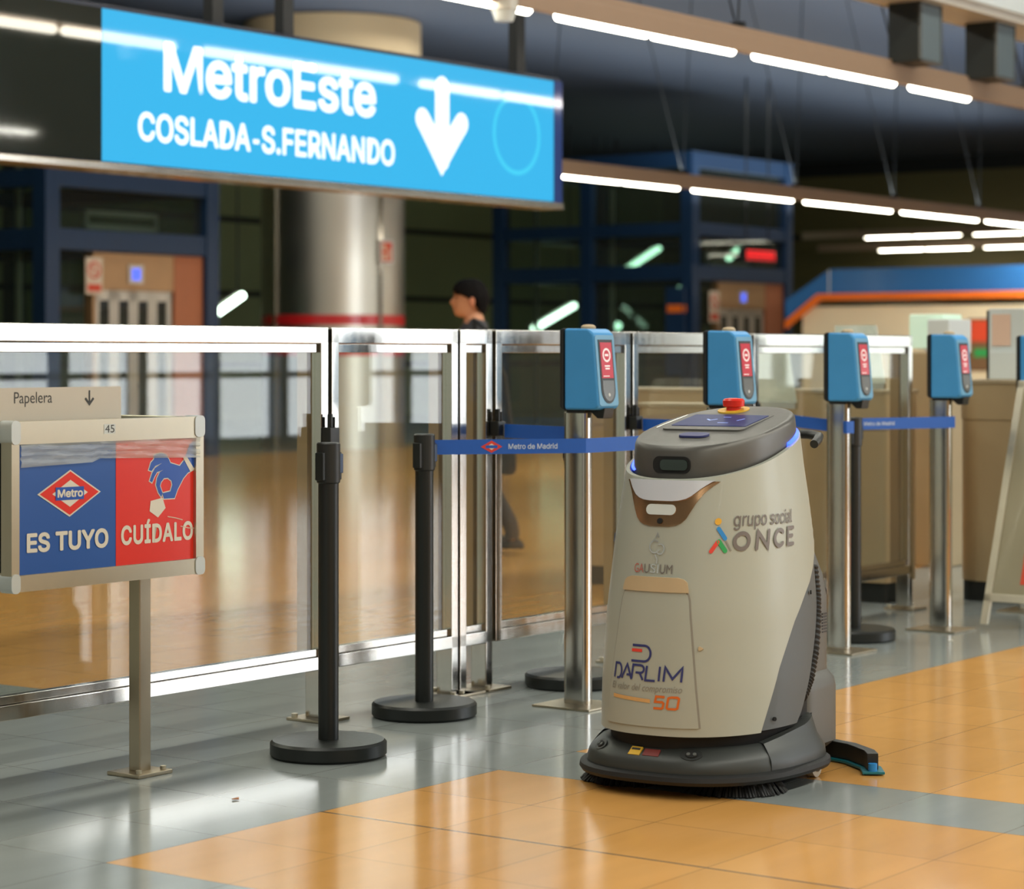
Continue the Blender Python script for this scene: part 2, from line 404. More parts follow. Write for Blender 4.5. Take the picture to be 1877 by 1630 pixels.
# right-hand wall with the daylit entrance doors
VR = -5.5
g = G(); g.box(-14, 14.2, VR-.3, VR, 0, CEIL); g.box(21.2, 26.6, VR-.3, VR, 0, CEIL); g.box(33.6, 60, VR-.3, VR, 0, CEIL); g.box(26.6, 33.6, VR-.3, VR, 2.9, CEIL); g.box(26.6, 33.6, VR-.3, VR, 0, .75); g.box(14.2, 21.2, VR-.3, VR, 5.1, CEIL); g.box(14.2, 21.2, VR-.3, VR, 0, .35)
gridobj(g.build('wall_right', M['wallr'], smooth=False))
win = gridobj(G().box(14.2, 21.2, VR-.28, VR-.22, .35, 5.1).build('window_1', M['daylight'], smooth=False))
g = G()
for k in range(8):
    x = 14.2+k*1.0; g.box(x-.05, x+.05, VR-.2, VR-.02, .35, 5.1)
for z in (.35, 1.0, 2.84, 5.04): g.box(14.2, 21.2, VR-.2, VR-.04, z, z+.06)
g.build('window_frame', M['navyframe'], win, smooth=False)
win2 = gridobj(G().box(26.6, 33.6, VR-.28, VR-.22, .75, 2.9).build('window_2', M['daylight2'], smooth=False))
g = G()
for k in range(5): g.box(26.6+k*1.75-.05, 26.6+k*1.75+.05, VR-.2, VR-.02, .75, 2.9)
for z in (.75, 2.84): g.box(26.6, 33.6, VR-.2, VR-.04, z, z+.06)
g.build('window_frame', M['navyframe'], win2, smooth=False)

# ---------------------------------------------------------------- hanging lit direction sign
SV, SZ0, SZ1 = 9.2, 2.25, 3.055
sg = thing('direction_sign', 'long backlit blue metro line sign with white lettering and down arrow, hung from the ceiling', 'sign', 9.0, SV, SZ0)
def sm(d=0.0): return lambda x, y: (x-9.0, -d, y-SZ0)
G().box(-2.6, 4.25, 0.0, .16, -.005, .83).build('housing', M['signframe'], sg, bevel=.006)
G().box(-.006, 4.152, -.012, 0, 0.0, .805).build('lit_panel', M['signblue'], sg, smooth=False)
G().box(-2.6, -.012, -.012, 0, 0.0, .805).build('unlit_panel', M['signdark'], sg, smooth=False)
G().box(-2.6, 4.25, -.03, .17, -.05, -.008).build('bottom_lip', M['signlip'], sg, bevel=.008)
G().box(4.155, 4.25, -.014, 0, -.005, .81).build('end_strip', pm('sign_end_strip', (60, 84, 150), .1, .1, .05, 4, coat=.4), sg, smooth=False)
g = G()
g.flat(text('MetroEste', 9.45, 11.275, 2.652, 2.928, .024), sm(.014))
g.flat(text('COSLADA', 9.256, 10.15, 2.374, 2.534, .022), sm(.014))
g.flat(fanvf([(10.172, 2.424), (10.222, 2.424), (10.222, 2.450), (10.172, 2.450)]), sm(.014))
g.flat(text('S.FERNANDO', 10.245, 11.455, 2.374, 2.536, .022), sm(.014))
g.build('lettering', M['signwhite'], sg, smooth=False)
g = G()
g.flat(stroke([[(11.93, 2.90), (11.93, 2.45)]], .145), sm(.014))
g.flat(stroke([[(11.73, 2.69), (11.93, 2.47)], [(12.13, 2.69), (11.93, 2.47)]], .14), sm(.0142))
g.flat(fanvf([(11.80, 2.50), (11.925, 2.345), (12.05, 2.50), (11.925, 2.56)]), sm(.0144))
g.flat(fanvf([(11.68, 2.645), (11.925, 2.345), (11.93, 2.47), (11.78, 2.73)]), sm(.0146))
g.flat(fanvf([(12.18, 2.645), (11.925, 2.345), (11.92, 2.47), (12.08, 2.73)]), sm(.0146))
g.build('down_arrow', M['signwhite'], sg, smooth=False)
G().flat(stroke([arc(12.73, 2.665, .25, .25, 0, 360, 40)], .03, False), sm(.014)).build('round_mark', M['signring'], sg, smooth=False)
for x in (.96, 1.56, 3.88):
    G().box(x-.045, x+.045, .06, .13, .82, CEIL-SZ0).build('hanging_rod', M['rod'], sg)

# ---------------------------------------------------------------- fluorescent light runs
def light_run(u0, v, z, modules, label, per=2.51, tl=1.08, last_single=False, single=False, axis_rot=TH, cables=True):
    t = thing('light_strip', label, 'light', u0, v, z, axis_rot, 'fluorescent light runs')
    L = modules*per
    e_ = .2 if single else 1.5
    G().box(-e_, L+e_, -.07, .13, .03, .15).box(-e_, L+e_, -.08, -.06, -.01, .1).build('rail', M['rail'], t, bevel=.006)
    proto = None; base = None
    for k in range(modules):
        for j in range(1 if single or (last_single and k == modules-1) else 2):
            x = k*per+j*(tl+.05)
            if proto is None:
                proto = G().tube([(0, 0, 0), (.02, 0, 0), (tl-.02, 0, 0), (tl, 0, 0)], [.018, .03, .03, .018], 10).build('fluorescent_tube', M['tube'], t)
            else:
                c = proto.copy(); COL.objects.link(c); c.parent = t; c.location = (x, 0, 0); continue
        pass
    for k in range(modules+1):
        x = k*per-.14
        if cables:
            for dx, dy in ((-.7, .3), (.7, .3)):
                G().tube([(x, .04, .14), (x+dx, .04+dy, CEIL-z)], .006, 6).build('suspension_cable', M['rod'], t)
        G().box(x-.02, x+.02, -.01, .09, .1, .2).build('cable_clamp', M['rod'], t)
    return t
t = light_run(4.53, 7.82, 3.157, 6, 'nearest suspended fluorescent light run, passing above and in front of the blue sign', per=2.23, tl=.96, last_single=True)
t = light_run(19.9, 13.8, 3.04, 9, 'second fluorescent light run, starting behind the right end of the blue sign')
# far pair, across the hall
for v0, u0, z, lab in ((24.0, 46, 3.75, 'far fluorescent light run crossing the hall before the brown wall, upper one'), (24.5, 47.6, 3.55, 'far fluorescent light run crossing the hall before the brown wall, lower one')):
    t = light_run(u0, v0, z, 12, lab, axis_rot=TH-math.pi/2, cables=False)
g = thing('ceiling_sensor', 'small white dome sensor fixed under the nearest light run beside a sign rod', 'sensor', 10.62, 7.75, 3.05)
G().cyl((0, 0), .05, 0, .06, 20, .07).build('dome', M['palepanel'], g)
G().cyl((0, 0), .075, .06, .15, 20).build('mount', M['tray'], g)

# ---------------------------------------------------------------- speakers and cable tray
tr = thing('cable_tray', 'white ceiling cable tray carrying two black loudspeakers, top right', 'cable tray', 16, 7.66, 3.7)
G().box(-6, 9, -.22, .22, 0, .1).build('tray_bed', M['tray'], tr, bevel=.006)
G().box(-6, 9, -.26, -.22, .06, .3).build('side_rail', M['palepanel'], tr, bevel=.006)
G().box(-6, 9, .22, .26, .06, .3).build('side_rail', M['palepanel'], tr, bevel=.006)
for u in (-4, 2, 8): G().box(u-.02, u+.02, -.02, .02, .1, CEIL-3.7).build('hanger', M['rod'], tr)
sp0 = None
for u, lab in ((15.25, 'larger nearer black box loudspeaker hung under the white tray'), (16.5, 'smaller farther black box loudspeaker hung under the white tray')):
    if sp0 is None:
        sp0 = s = thing('loudspeaker', lab, 'loudspeaker', u, 7.66, 3.28, group='loudspeakers under the tray')
        G().box(0, .34, -.12, .12, 0, .42).build('cabinet', M['spk'], s, bevel=.006)
        G().box(.02, .32, -.13, -.12, .02, .40).build('grille', M['spkgrille'], s, bevel=.003)
        fr = G().box(0, .34, -.135, -.12, 0, .015).box(0, .34, -.135, -.12, .405, .42).box(0, .015, -.135, -.12, 0, .42).box(.325, .34, -.135, -.12, 0, .42)
        fr.build('front_frame', M['valgrey'], s)
    else:
        s = copy_tree(sp0); s.location = P(u, 7.66, 3.28); s['label'] = lab

# ---------------------------------------------------------------- steel column
co = thing('round_column', 'wide brushed steel clad round column with red bands behind the glass barrier', 'column', 24.5, 20.7)
G().cyl((0, 0), .95, 0, 4.55, 72).build('shaft', M['column'], co)
G().cyl((0, 0), 1.17, 4.55, CEIL-.02, 72).build('capital', M['capital'], co)
for z in (1.62, 1.22):
    G().cyl((0, 0), .955, z, z+.13, 72).build('red_band', M['redband'], co)
g = G()
for a in (math.radians(168), math.radians(-100), math.radians(40)):
    x, y = .955*math.cos(a), .955*math.sin(a)
    n = (math.cos(a), math.sin(a)); tq = (-n[1], n[0])
    g.add([(x+tq[0]*s*.03+n[0]*d, y+tq[1]*s*.03+n[1]*d, z) for z in (0, 4.55) for s in (-1, 1) for d in (-.03, .015)],
          [(0, 1, 3, 2), (4, 6, 7, 5), (0, 4, 5, 1), (2, 3, 7, 6), (1, 5, 7, 3), (0, 2, 6, 4)])
g.build('seam_strip', M['steel'], co, smooth=False)
# fire notice on the column
aa = math.radians(-95); nx, ny = math.cos(aa), math.sin(aa)
fn = thing('fire_notice', 'small red and white fire equipment notice fixed on the steel column', 'sign', 24.5+.985*nx, 20.7+.985*ny, 2.42, TH+aa+math.pi/2)
G().box(-.13, .13, -.006, .006, 0, .31).build('backing', M['palepanel'], fn)
G().box(-.10, .10, -.010, -.006, .03, .28).build('red_field', M['signred'], fn)
G().box(-.085, -.02, -.013, -.010, .05, .13).box(-.085, -.03, -.013, -.010, .17, .25).box(.03, .07, -.013, -.010, .05, .2).build('pictogram', M['signpaper'], fn)

# ---------------------------------------------------------------- glazed lift shafts
def lift(u, v, lab, W_=2.9, D_=3.7, H=4.45, sign=True):
    t = thing('lift_shaft', lab, 'lift', u, v)
    f = M['navyframe']
    for x, y in ((0, 0), (W_, 0), (0, D_), (W_, D_), (0, D_*.52)):
        G().box(x-.11, x+.11, y-.11, y+.11, 0, H).build('corner_post', f, t, bevel=.01)
    for z, h in ((2.42, .24), (3.13, .20), (H-.25, .25)):
        g = G()
        g.box(0, W_, -.09, .09, z, z+h); g.box(0, W_, D_-.09, D_+.09, z, z+h); g.box(-.09, .09, 0, D_, z, z+h); g.box(W_-.09, W_+.09, 0, D_, z, z+h)
        g.build('ring_beam', f, t, bevel=.008)
    G().box(0.1, W_-.1, 0.1, D_-.1, H-.1, H-.02).build('roof', M['wallblk'], t)
    G().box(.11, W_*.22, -.012, .012, .05, 2.42).build('glass_pane', M['shaftglass'], t, smooth=False)
    G().box(.11, W_-.11, -.012, .012, 2.66, H-.25).build('glass_pane', M['shaftglass'], t, smooth=False)
    G().box(-.012, .012, .11, D_-.11, .05, 2.42).build('glass_pane', M['shaftglass'], t, smooth=False)
    G().box(-.012, .012, .11, D_-.11, 2.66, H-.25).build('glass_pane', M['shaftglass'], t, smooth=False)
    G().box(W_-.012, W_+.012, .11, D_-.11, .05, H-.25).build('glass_pane', M['shaftglass'], t, smooth=False)
    x0, x1 = W_*.28, W_*.76
    d = G().box(x0-.05, x1+.05, -.04, .1, 1.98, 2.41).box(x0-.05, x0, -.04, .1, 0, 1.98).build('door_surround', M['lift'], t, bevel=.006)
    G().box(x1+.02, W_-.12, -.05, .12, 0, 2.41).build('side_cladding', M['orangewall'], t, bevel=.006)
    lw = (x1-x0)/4
    for k in range(4):
        a = x0+k*lw
        g = G().box(a+.005, a+lw*.22, -.02, .02, 0, 1.97).box(a+lw*.74, a+lw-.005, -.02, .02, 0, 1.97).box(a, a+lw, -.02, .02, 1.86, 1.975).box(a, a+lw, -.02, .02, 0, .12)
        dl = g.build('door_leaf', M['liftdoor'], t)
        G().box(a+lw*.2, a+lw*.78, -.008, .008, .1, 1.88).build('leaf_glass', M['liftglass'], dl)
    ds = G().box((x0+x1)/2-.12, (x0+x1)/2+.12, -.06, -.04, 2.06, 2.28).build('floor_display', M['liftdoor'], t)
    G().box((x0+x1)/2-.07, (x0+x1)/2+.07, -.064, -.06, 2.10, 2.24).build('lit_digit', M['bluelit'], ds)
    g = G().box(W_*.34, W_*.80, .3, .34, 2.70, 2.76).box(W_*.34, W_*.80, .3, .34, 2.86, 2.92).box(W_*.34, W_*.36, .3, .34, 2.7, 2.92).box(W_*.78, W_*.80, .3, .34, 2.7, 2.92)
    g.build('car_head_frame', M['liftdoor'], t)
    for x in (.35, W_-.35): G().box(x-.03, x+.03, D_-.5, D_-.44, 0, H-.3).build('guide_rail', M['liftdoor'], t)
    return t
lift(18.8, 20.1, 'navy framed glass lift shaft at left edge, with grey glazed doors', 2.62, 3.4)
lift(32.4, 20.0, 'navy framed glass lift shaft right of the column, beside the beige kiosk', 3.0, 3.7)
def prohib(u, v, z, w, h, lab, nm='prohibition_notice'):
    n = thing(nm, lab, 'sign', u, v, z)
    G().box(0, w, -.008, 0, 0, h).build('backing', M['signpaper'], n)
    f = lambda x, y: (x, -.011, y)
    g = G().flat(stroke([arc(w/2, h*.66, w*.34, w*.34, 0, 360, 24)], w*.1, False), f)
    g.flat(stroke([[(w*.28, h*.8), (w*.72, h*.52)]], w*.09), f)
    g.flat(fanvf([(w*.1, h*.08), (w*.9, h*.08), (w*.9, h*.28), (w*.1, h*.28)]), f)
    g.build('red_symbol', M['signred'], n, smooth=False)
prohib(19.27, 19.96, 1.92, .26, .42, 'orange and white prohibition notice beside the left lift doors')
prohib(32.75, 19.86, 1.75, .3, .5, 'orange and white prohibition notice beside the right lift doors')
# information strips on the right lift (blue and orange)
n = thing('notice_board', 'narrow blue and orange information strip by the right lift corner', 'sign', 32.13, 19.95, .9)
G().box(0, .06, 0, .34, 0, 1.4).build('panel', M['navyframe'], n)
G().box(-.004, 0, .03, .31, 1.0, 1.12).box(.0, .06, -.004, 0, 1.0, 1.12).build('orange_strip', M['korange'], n)
# red LED display
n = thing('led_display', 'hanging black display with glowing red lettering in front of the right lift', 'display', 32.9, 19.3, 2.72)
G().box(0, 1.0, 0, .12, -.03, .22).build('case', M['spk'], n, bevel=.006)
f = lambda x, y: (x, -.004, y)
g = G()
for k in range(9):
    g.flat(stroke([[(.08+k*.1, .03), (.08+k*.1, .16), (.14+k*.1, .16), (.14+k*.1, .03)][:4-(k % 2)]], .022), f)
    g.flat(stroke([[(.08+k*.1, .095), (.14+k*.1, .095)]], .022), f)
g.build('lit_row', M['redlit'], n, smooth=False)
for x in (.15, .85): G().box(x-.012, x+.012, .05, .07, .22, CEIL-2.72).build('hanging_rod', M['rod'], n)

# inclined stair lights seen through the lift glass
def eye(px, py, v):                                   # where a sight line from the camera meets the grid plane v
    k = (px-938.5)/4400; t = v/(.5868-.8097*k); return t*(.5868*k+.8097), 1.22-(py-652)*t/4400
for (a, b), v, lab in ((((1143, 498), (1208, 455)), 27.0, 'slanted lit tube seen high through the right lift glass'), (((978, 604), (1053, 560)), 26.0, 'slanted lit tube low between the person and the right lift'), (((384, 584), (445, 541)), 27.0, 'slanted lit tube between the left lift and the steel column'), (((1335, 474), (1356, 456)), 26.5, 'short slanted lit tube above the red lettering display')):
    (u0, z0), (u1, z1) = eye(*a, v), eye(*b, v)
    n = thing('inclined_light', lab, 'light', u0, v, z0, group='inclined stair lights')
    G().tube([(0, 0, 0), (u1-u0, 0, z1-z0)], .055, 12).build('lit_tube', M['lamp'], n)
    G().tube([(0, .12, .03), (u1-u0, .12, z1-z0+.03)], .06, 8).build('batten', M['liftdoor'], n)
    G().tube([(u1-u0, .12, z1-z0), (u1-u0, .12, CEIL-z0)], .015, 6).build('hanger', M['rod'], n)
for px, py, lab in ((1134, 500, 'small round lamp at the lower end of the high slanted tube'), (1245, 525, 'small round greenish lamp by the right lift corner post'), (1115, 516, 'small round lamp below the high slanted tube, right one'), (1095, 527, 'small round lamp below the high slanted tube, left one'), (1132, 598, 'small round lamp just above the barrier rail, right of the first validator')):
    u0, z0 = eye(px, py, 27.0)
    n = thing('round_lamp', lab, 'lamp', u0, 27.0, z0, group='round stair lamps')
    G().loft([[(r*math.cos(2*math.pi*k/16), d, r*math.sin(2*math.pi*k/16)) for k in range(16)] for r, d in ((.03, -.06), (.07, -.045), (.085, 0))]).build('lens', M['lamp'], n)
    G().loft([[(r*math.cos(2*math.pi*k/16), d, r*math.sin(2*math.pi*k/16)) for k in range(16)] for r, d in ((.09, 0), (.09, .06))]).build('housing', M['spk'], n)
    G().tube([(0, .05, .05), (0, .05, CEIL-z0)], .015, 6).build('hanger', M['rod'], n)

# ---------------------------------------------------------------- kiosk with blue and orange fascia
k = thing('ticket_kiosk', 'beige ticket kiosk with curved blue fascia and orange stripe, far right', 'kiosk', 31.7, 17.6)
def kp(y, z, d): return (d, -y, z)
G().box(0, 4, -14, 0, 0, 1.95).build('wall_panel', M['beige'], k, bevel=.01)
G().prism([(-.25, 1.62), (.35, 2.12), (.35, 2.12), (14, 2.12), (14, 2.5), (.5, 2.5), (-.25, 2.05)], kp, -.06, .0).prism([(.35, 2.05), (14, 2.05), (14, 2.5), (.5, 2.5)], kp, 0, 4).build('blue_fascia', M['kblue'], k)
G().prism([(-.25, 1.62), (.35, 2.04), (14, 2.04), (14, 2.14), (.3, 2.14), (-.25, 1.74)], kp, -.09, -.02).build('orange_stripe', M['korange'], k)
G().box(-.065, -.06, -.5, -.48, 2.14, 2.5).box(-.065, -.06, -5.02, -5.0, 2.14, 2.5).build('fascia_seam', M['palepanel'], k)
n = thing('poster', 'small orange and green poster on the beige kiosk wall', 'poster', 31.69, 14.9, 1.0)
G().box(-.006, 0, -.5, 0, 0, .75).build('sheet', M['brown'], n)
G().box(-.012, -.006, -.48, -.05, .42, .72).build('orange_field', M['signred'], n)
G().box(-.012, -.006, -.44, -.1, .2, .32).build('green_field', M['grnprint'], n)
n = thing('wall_emblem', 'purple patterned emblem sticker on the beige kiosk wall', 'sign', 31.69, 15.5, 1.35)
g = G()
for a, b in ((0, 0), (.3, 0), (.15, .16), (0, .32), (.3, .32), (.45, .16)):
    g.prism([(a-.1, b), (a, b-.09), (a+.1, b), (a, b+.09)], kp, -.01, 0)
g.build('diamonds', pm('purple_print', (120, 116, 156), .5, 0, .05, 8), n)
# ---------------------------------------------------------------- barrier of steel frames and glass
BV = 5.215; ZT = 1.315
def barrier(u0, u1, lab, legs=(True, True), rail=True, red=True, zb=.17):
    t = thing('glass_barrier', lab, 'barrier', u0, BV, 0, group='glass barrier panels')
    w = u1-u0; d0, d1 = 0, .05
    s = M['steel']
    G().box(0, w, d0, d1, ZT-.055, ZT).build('top_rail', s, t, bevel=.004)
    G().box(.03, w-.03, .012, .044, ZT-.085, ZT-.056).build('glazing_bead', s, t, bevel=.002)
    G().box(0, w, d0, d1, zb, zb+.045).build('bottom_rail', s, t, bevel=.004)
    G().box(.03, w-.03, .012, .044, zb+.046, zb+.07).build('glazing_bead', s, t, bevel=.002)
    for x, lg in ((0, legs[0]), (w-.04, legs[1])):
        z0 = .008 if lg else zb
        p = G().box(x, x+.04, d0, d1+.02, z0, ZT-.002).build('post', s, t, bevel=.004)
        if lg:
            q = G().box(x-.05, x+.09, -.05, .11, 0, .01).build('foot_plate', M['satin'], p, bevel=.002)
            for bx_, by_ in ((x-.03, -.03), (x+.07, .09), (x-.03, .09)): G().cyl((bx_, by_), .011, .01, .022, 10).build('bolt', M['alu'], p)
        G().box(x-.012 if x else .04, x if x else .052, d1+.0, d1+.045, zb+.05, ZT-.03).build('inner_channel', M['channel'], t)
    G().box(.041, w-.041, .024, .032, zb+.05, ZT-.06).build('glass_pane', M['glass'], t, smooth=False)
    return t
barrier(3.6, 6.15, 'long glass barrier panel behind the poster frame at left', (True, True))
barrier(6.165, 6.868, 'narrow glass barrier panel between two black stanchions', (False, True))
barrier(6.878, 7.075, 'very slim glass barrier panel with bolted foot plate', (True, True))
barrier(7.095, 8.0, 'glass barrier panel directly left of and behind the first validator', (False, True))
barrier(8.018, 8.955, 'glass barrier panel behind the second validator', (True, True))
barrier(8.972, 10.48, 'rightmost glass barrier panel, behind the third and fourth validators', (True, True))
# belt cassettes on barrier posts
cas0 = None
for u, lab in ((6.13, 'black belt latch on barrier post above the nearest stanchion'), (7.075, 'black belt latch on barrier post beside the slim glass panel'), (8.0, 'black belt latch on barrier post right of the first validator'), (8.955, 'black belt latch on barrier post right of the second validator')):
    if cas0 is None:
        cas0 = c = thing('belt_latch', lab, 'latch', u, BV-.001, .925, group='belt latches on the barrier')
        G().box(-.02, .03, -.04, 0, 0, .055).build('body', M['blackpl'], c, bevel=.005)
        G().box(-.004, .006, -.03, -.012, .055, .10).box(.012, .018, -.03, -.012, .055, .09).build('lever', M['blackpl'], c, bevel=.002)
    else:
        c = copy_tree(cas0); c.location = P(u, BV-.001, .925); c['label'] = lab

# ---------------------------------------------------------------- ticket validators on posts
def validator(u, v, lab):
    t = thing('ticket_validator', lab, 'ticket validator', u, v, 0, group='ticket validators')
    pr = rrect(-.025, .025, -.05, .05, .018)
    G().loft([[(x, y, z) for x, y in pr] for z in (.008, 1.025)]).build('post', M['steel'], t)
    q = G().box(-.11, .11, -.12, .12, 0, .008).build('foot_plate', M['satin'], t, bevel=.002)
    ux0, ux1 = -.045, .085
    z0, z1 = 1.032, 1.315
    # blue casing: side profile extruded along the barrier, slanted front
    prof = [(-.117, z0+.012), (-.094, z1-.02), (-.072, z1-.002), (.028, z1), (.028, z0), (-.10, z0)]
    G().prism(prof, lambda y, z, d: (d, y, z), ux0, ux1).build('casing', M['bluebox'], t, bevel=.009, seg=3)
    G().prism([(.03, z0-.004), (.03, z1+.003), (.048, z1-.006), (.048, z0+.008)], lambda y, z, d: (d, y, z), ux0-.001, ux1+.001).build('back_shell', M['blackpl'], t, bevel=.006)
    n0 = Vector((0, -.094-(-.117), (z1-.02)-(z0+.012))); L_ = n0.length
    def fp(x, h, off=.0):                             # on slanted front face; h metres up from its foot
        k_ = h/L_; nv = Vector((0, -n0.z, n0.y)).normalized()
        return Vector((x, -.117+n0.y*k_, z0+.012+n0.z*k_))+nv*off
    fpl = lambda x, y, d: fp(x, y, d)
    cx = (ux0+ux1)/2
    G().prism(rrect(ux0+.006, ux1-.006, .002, L_-.004, .012), fpl, -.004, .0015).build('front_plate', M['bluebox2'], t)
    out = [(cx-.043, L_-.02), (cx-.043, .06)]+[(cx+.043*math.cos(math.radians(a)), .058+.048*math.sin(math.radians(a))) for a in range(180, 361, 15)]+[(cx+.043, .06), (cx+.043, L_-.02)]
    G().prism(out, fpl, -.003, .0035).build('black_fascia', M['blackpl'], t)
    sc = G().prism([(cx-.035, .098), (cx+.035, .098), (cx+.035, L_-.03), (cx-.035, L_-.03)], fpl, .0, .0045).build('display', M['valscreen'], t, smooth=False)
    g = G().flat(stroke([arc(cx, .178, .021, .021, 0, 360, 24)], .007, False), lambda x, y: fp(x, y, .0052))
    g.flat(stroke([[(cx-.011, .178), (cx+.011, .178)]], .008, False), lambda x, y: fp(x, y, .0052))
    for r_, w_ in ((.140, .016), (.131, .013)): g.flat(stroke([[(cx-w_, r_), (cx+w_, r_)]], .005, False), lambda x, y: fp(x, y, .0052))
    g.flat(stroke([[(cx-.028, .105), (cx+.01, .105)]], .003, False), lambda x, y: fp(x, y, .0052))
    g.build('no_entry_symbol', M['valwhite'], sc, smooth=False)
    rd = [(cx-.035, .09)]+[(cx+.035*math.cos(math.radians(a)), .058+.04*math.sin(math.radians(a))) for a in range(180, 361, 15)]+[(cx+.035, .09)]
    rp = G().prism(rd, fpl, .0, .0045).build('reader_pad', M['valgrey'], t)
    G().prism(ellipse(cx, .04, .006, .006, 14), fpl, .004, .0055).build('pad_light', M['palepanel'], rp)
    G().loft([[(cx+r*math.cos(a), -.03+r*.8*math.sin(a), z) for a in [2*math.pi*k/20 for k in range(20)]] for r, z in ((.03, z1-.002), (.03, z1+.006), (.022, z1+.012), (.008, z1+.014))]).build('top_cap', M['tan'], t)
    G().box(-.03, .03, -.05, .03, 1.02, z0+.002).prism([(-.04, z0+.002), (-.112, z0+.006), (-.105, z0-.03), (-.08, z0-.03)], lambda y, z, d: (d, y, z), .0, .06).build('bracket', M['blackpl'], t, bevel=.003)
    return t
vlabs = ['first blue ticket validator from the left, red no-entry display, left of the white robot', 'second blue ticket validator from the left, rising behind the white robot', 'third blue ticket validator from the left, just right of the robot head', 'fourth blue ticket validator from the left, in front of a brown steel cabinet', 'fifth blue ticket validator, cut by the right edge of the picture']
v0 = validator(6.905, 4.72, vlabs[0])
for i in range(1, 5):
    c = copy_tree(v0); c.location = P(6.905+.9525*i, 4.72, 0); c['label'] = vlabs[i]

# ---------------------------------------------------------------- stanchions
def stanchion(u, v, lab, R_=.178):
    t = thing('belt_stanchion', lab, 'stanchion', u, v, 0, group='black belt stanchions')
    G().cyl((0, 0), R_, 0, .05, 56, bev=.008).build('base', M['blackpole'], t)
    G().cyl((0, 0), .031, .05, .85, 28).build('pole', M['blackpole'], t)
    h = G().cyl((0, 0), .036, .83, .955, 28, bev=.004).build('belt_head', M['blackpl'], t)
    G().box(.028, .045, -.016, .016, .84, .925).box(-.045, -.028, -.016, .016, .84, .925).build('belt_slot', M['kick'], h, bevel=.003)
    G().box(.03, .048, -.02, .02, .86, .92).build('belt_clip', M['navyframe'], h, bevel=.003)
    return t
def uv(x, y): return (x*AX.x+y*AX.y, x*BX.x+y*BX.y)
st0 = stanchion(*uv(-.56, 7.323), 'nearest black belt stanchion, its belt slot empty, left of the others')
for xy, lab in (((-.297, 8.13), 'black belt stanchion with a blue belt running right to the first validator'), ((.225, 8.87), 'black belt stanchion hidden behind the first validator post, only its round base showing'), ((1.47, 10.32), 'black belt stanchion right of the robot, between third and fourth validators')):
    c = copy_tree(st0); q = uv(*xy); c.location = P(q[0], q[1], 0); c['label'] = lab

def belt(pts, z, lab, h=.05, logo=None, dz=None):
    q0 = pts[0]
    t = thing('barrier_belt', lab, 'belt', q0[0], q0[1], z, group='blue barrier belts')
    rings = []
    dz = dz or [0]*len(pts)
    n = len(pts)
    th_ = .0018
    def off(i):
        a = Vector(pts[max(i-1, 0)]); b = Vector(pts[min(i+1, n-1)]); d = (b-a).normalized(); return Vector((-d.y, d.x))*th_
    for i, p in enumerate(pts):
        o_ = off(i); x, y = p[0]-q0[0], p[1]-q0[1]
        rings.append([(x-o_.x, y-o_.y, dz[i]-h/2), (x+o_.x, y+o_.y, dz[i]-h/2), (x+o_.x, y+o_.y, dz[i]+h/2), (x-o_.x, y-o_.y, dz[i]+h/2)])
    G().loft(rings).build('webbing', M['belt'], t, smooth=False)
    if logo:
        a = Vector(pts[0]); b = Vector(pts[1]); d = (b-a).normalized(); nn = Vector((d.y, -d.x))
        if nn.y > 0: nn = -nn
        def fm(k=.0): return lambda x, y: (d.x*x+nn.x*(.0028+k), d.y*x+nn.y*(.0028+k), y+(dz[1]-dz[0])*x/(b-a).length)
        x0 = logo
        if logo > .05:
            G().flat(fanvf([(x0-.038, 0), (x0, -.021), (x0+.038, 0), (x0, .021)]), fm()).build('metro_emblem', M['redprint'], t, smooth=False)
            G().flat(fanvf([(x0-.018, 0), (x0, -.011), (x0+.018, 0), (x0, .011)]), fm(.0005)).build('emblem_core', M['pwhite'], t, smooth=False)
            G().flat(fanvf([(x0-.021, -.005), (x0+.021, -.005), (x0+.021, .005), (x0-.021, .005)]), fm(.001)).build('emblem_bar', M['belt'], t, smooth=False)
            G().flat(text('Metro de Madrid', x0+.06, x0+.235, -.009, .010, .015), fm()).build('lettering', M['belttext'], t, smooth=False)
        else:
            G().flat(text('Metro de Madrid', x0, x0+.17, -.008, .009, .015), fm()).build('lettering', M['belttext'], t, smooth=False)
    return t
vp = lambda i: 6.905+.9525*i
s2 = uv(-.297, 8.13); sR = uv(1.47, 10.32)
belt([(s2[0]+.04, s2[1]), (vp(0)-.03, 4.667), (vp(0)+.03, 4.667), (vp(1)-.03, 4.667)], .908, 'long blue belt with printed red emblem, crossing in front of the first validator post', logo=.21)
belt([(7.09, BV-.045), (vp(0)+.03, 4.775)], .945, 'short dark blue belt behind the first validator post, hooked to the barrier latch')
belt([(8.02, BV-.045), (vp(1)+.03, 4.775)], .945, 'blue belt from the barrier latch right of the first validator to behind the robot')
belt([(8.975, BV-.045), (vp(2)-.03, 4.667), (vp(2)+.03, 4.667)], .925, 'blue belt reaching from behind the robot head to the third validator post', dz=[.03, 0, 0])
belt([(sR[0]+.04, sR[1]), (vp(3)-.03, 4.667), (vp(3)+.03, 4.667)], .925, 'blue belt with small white lettering between the right stanchion and fourth validator post', logo=.03)

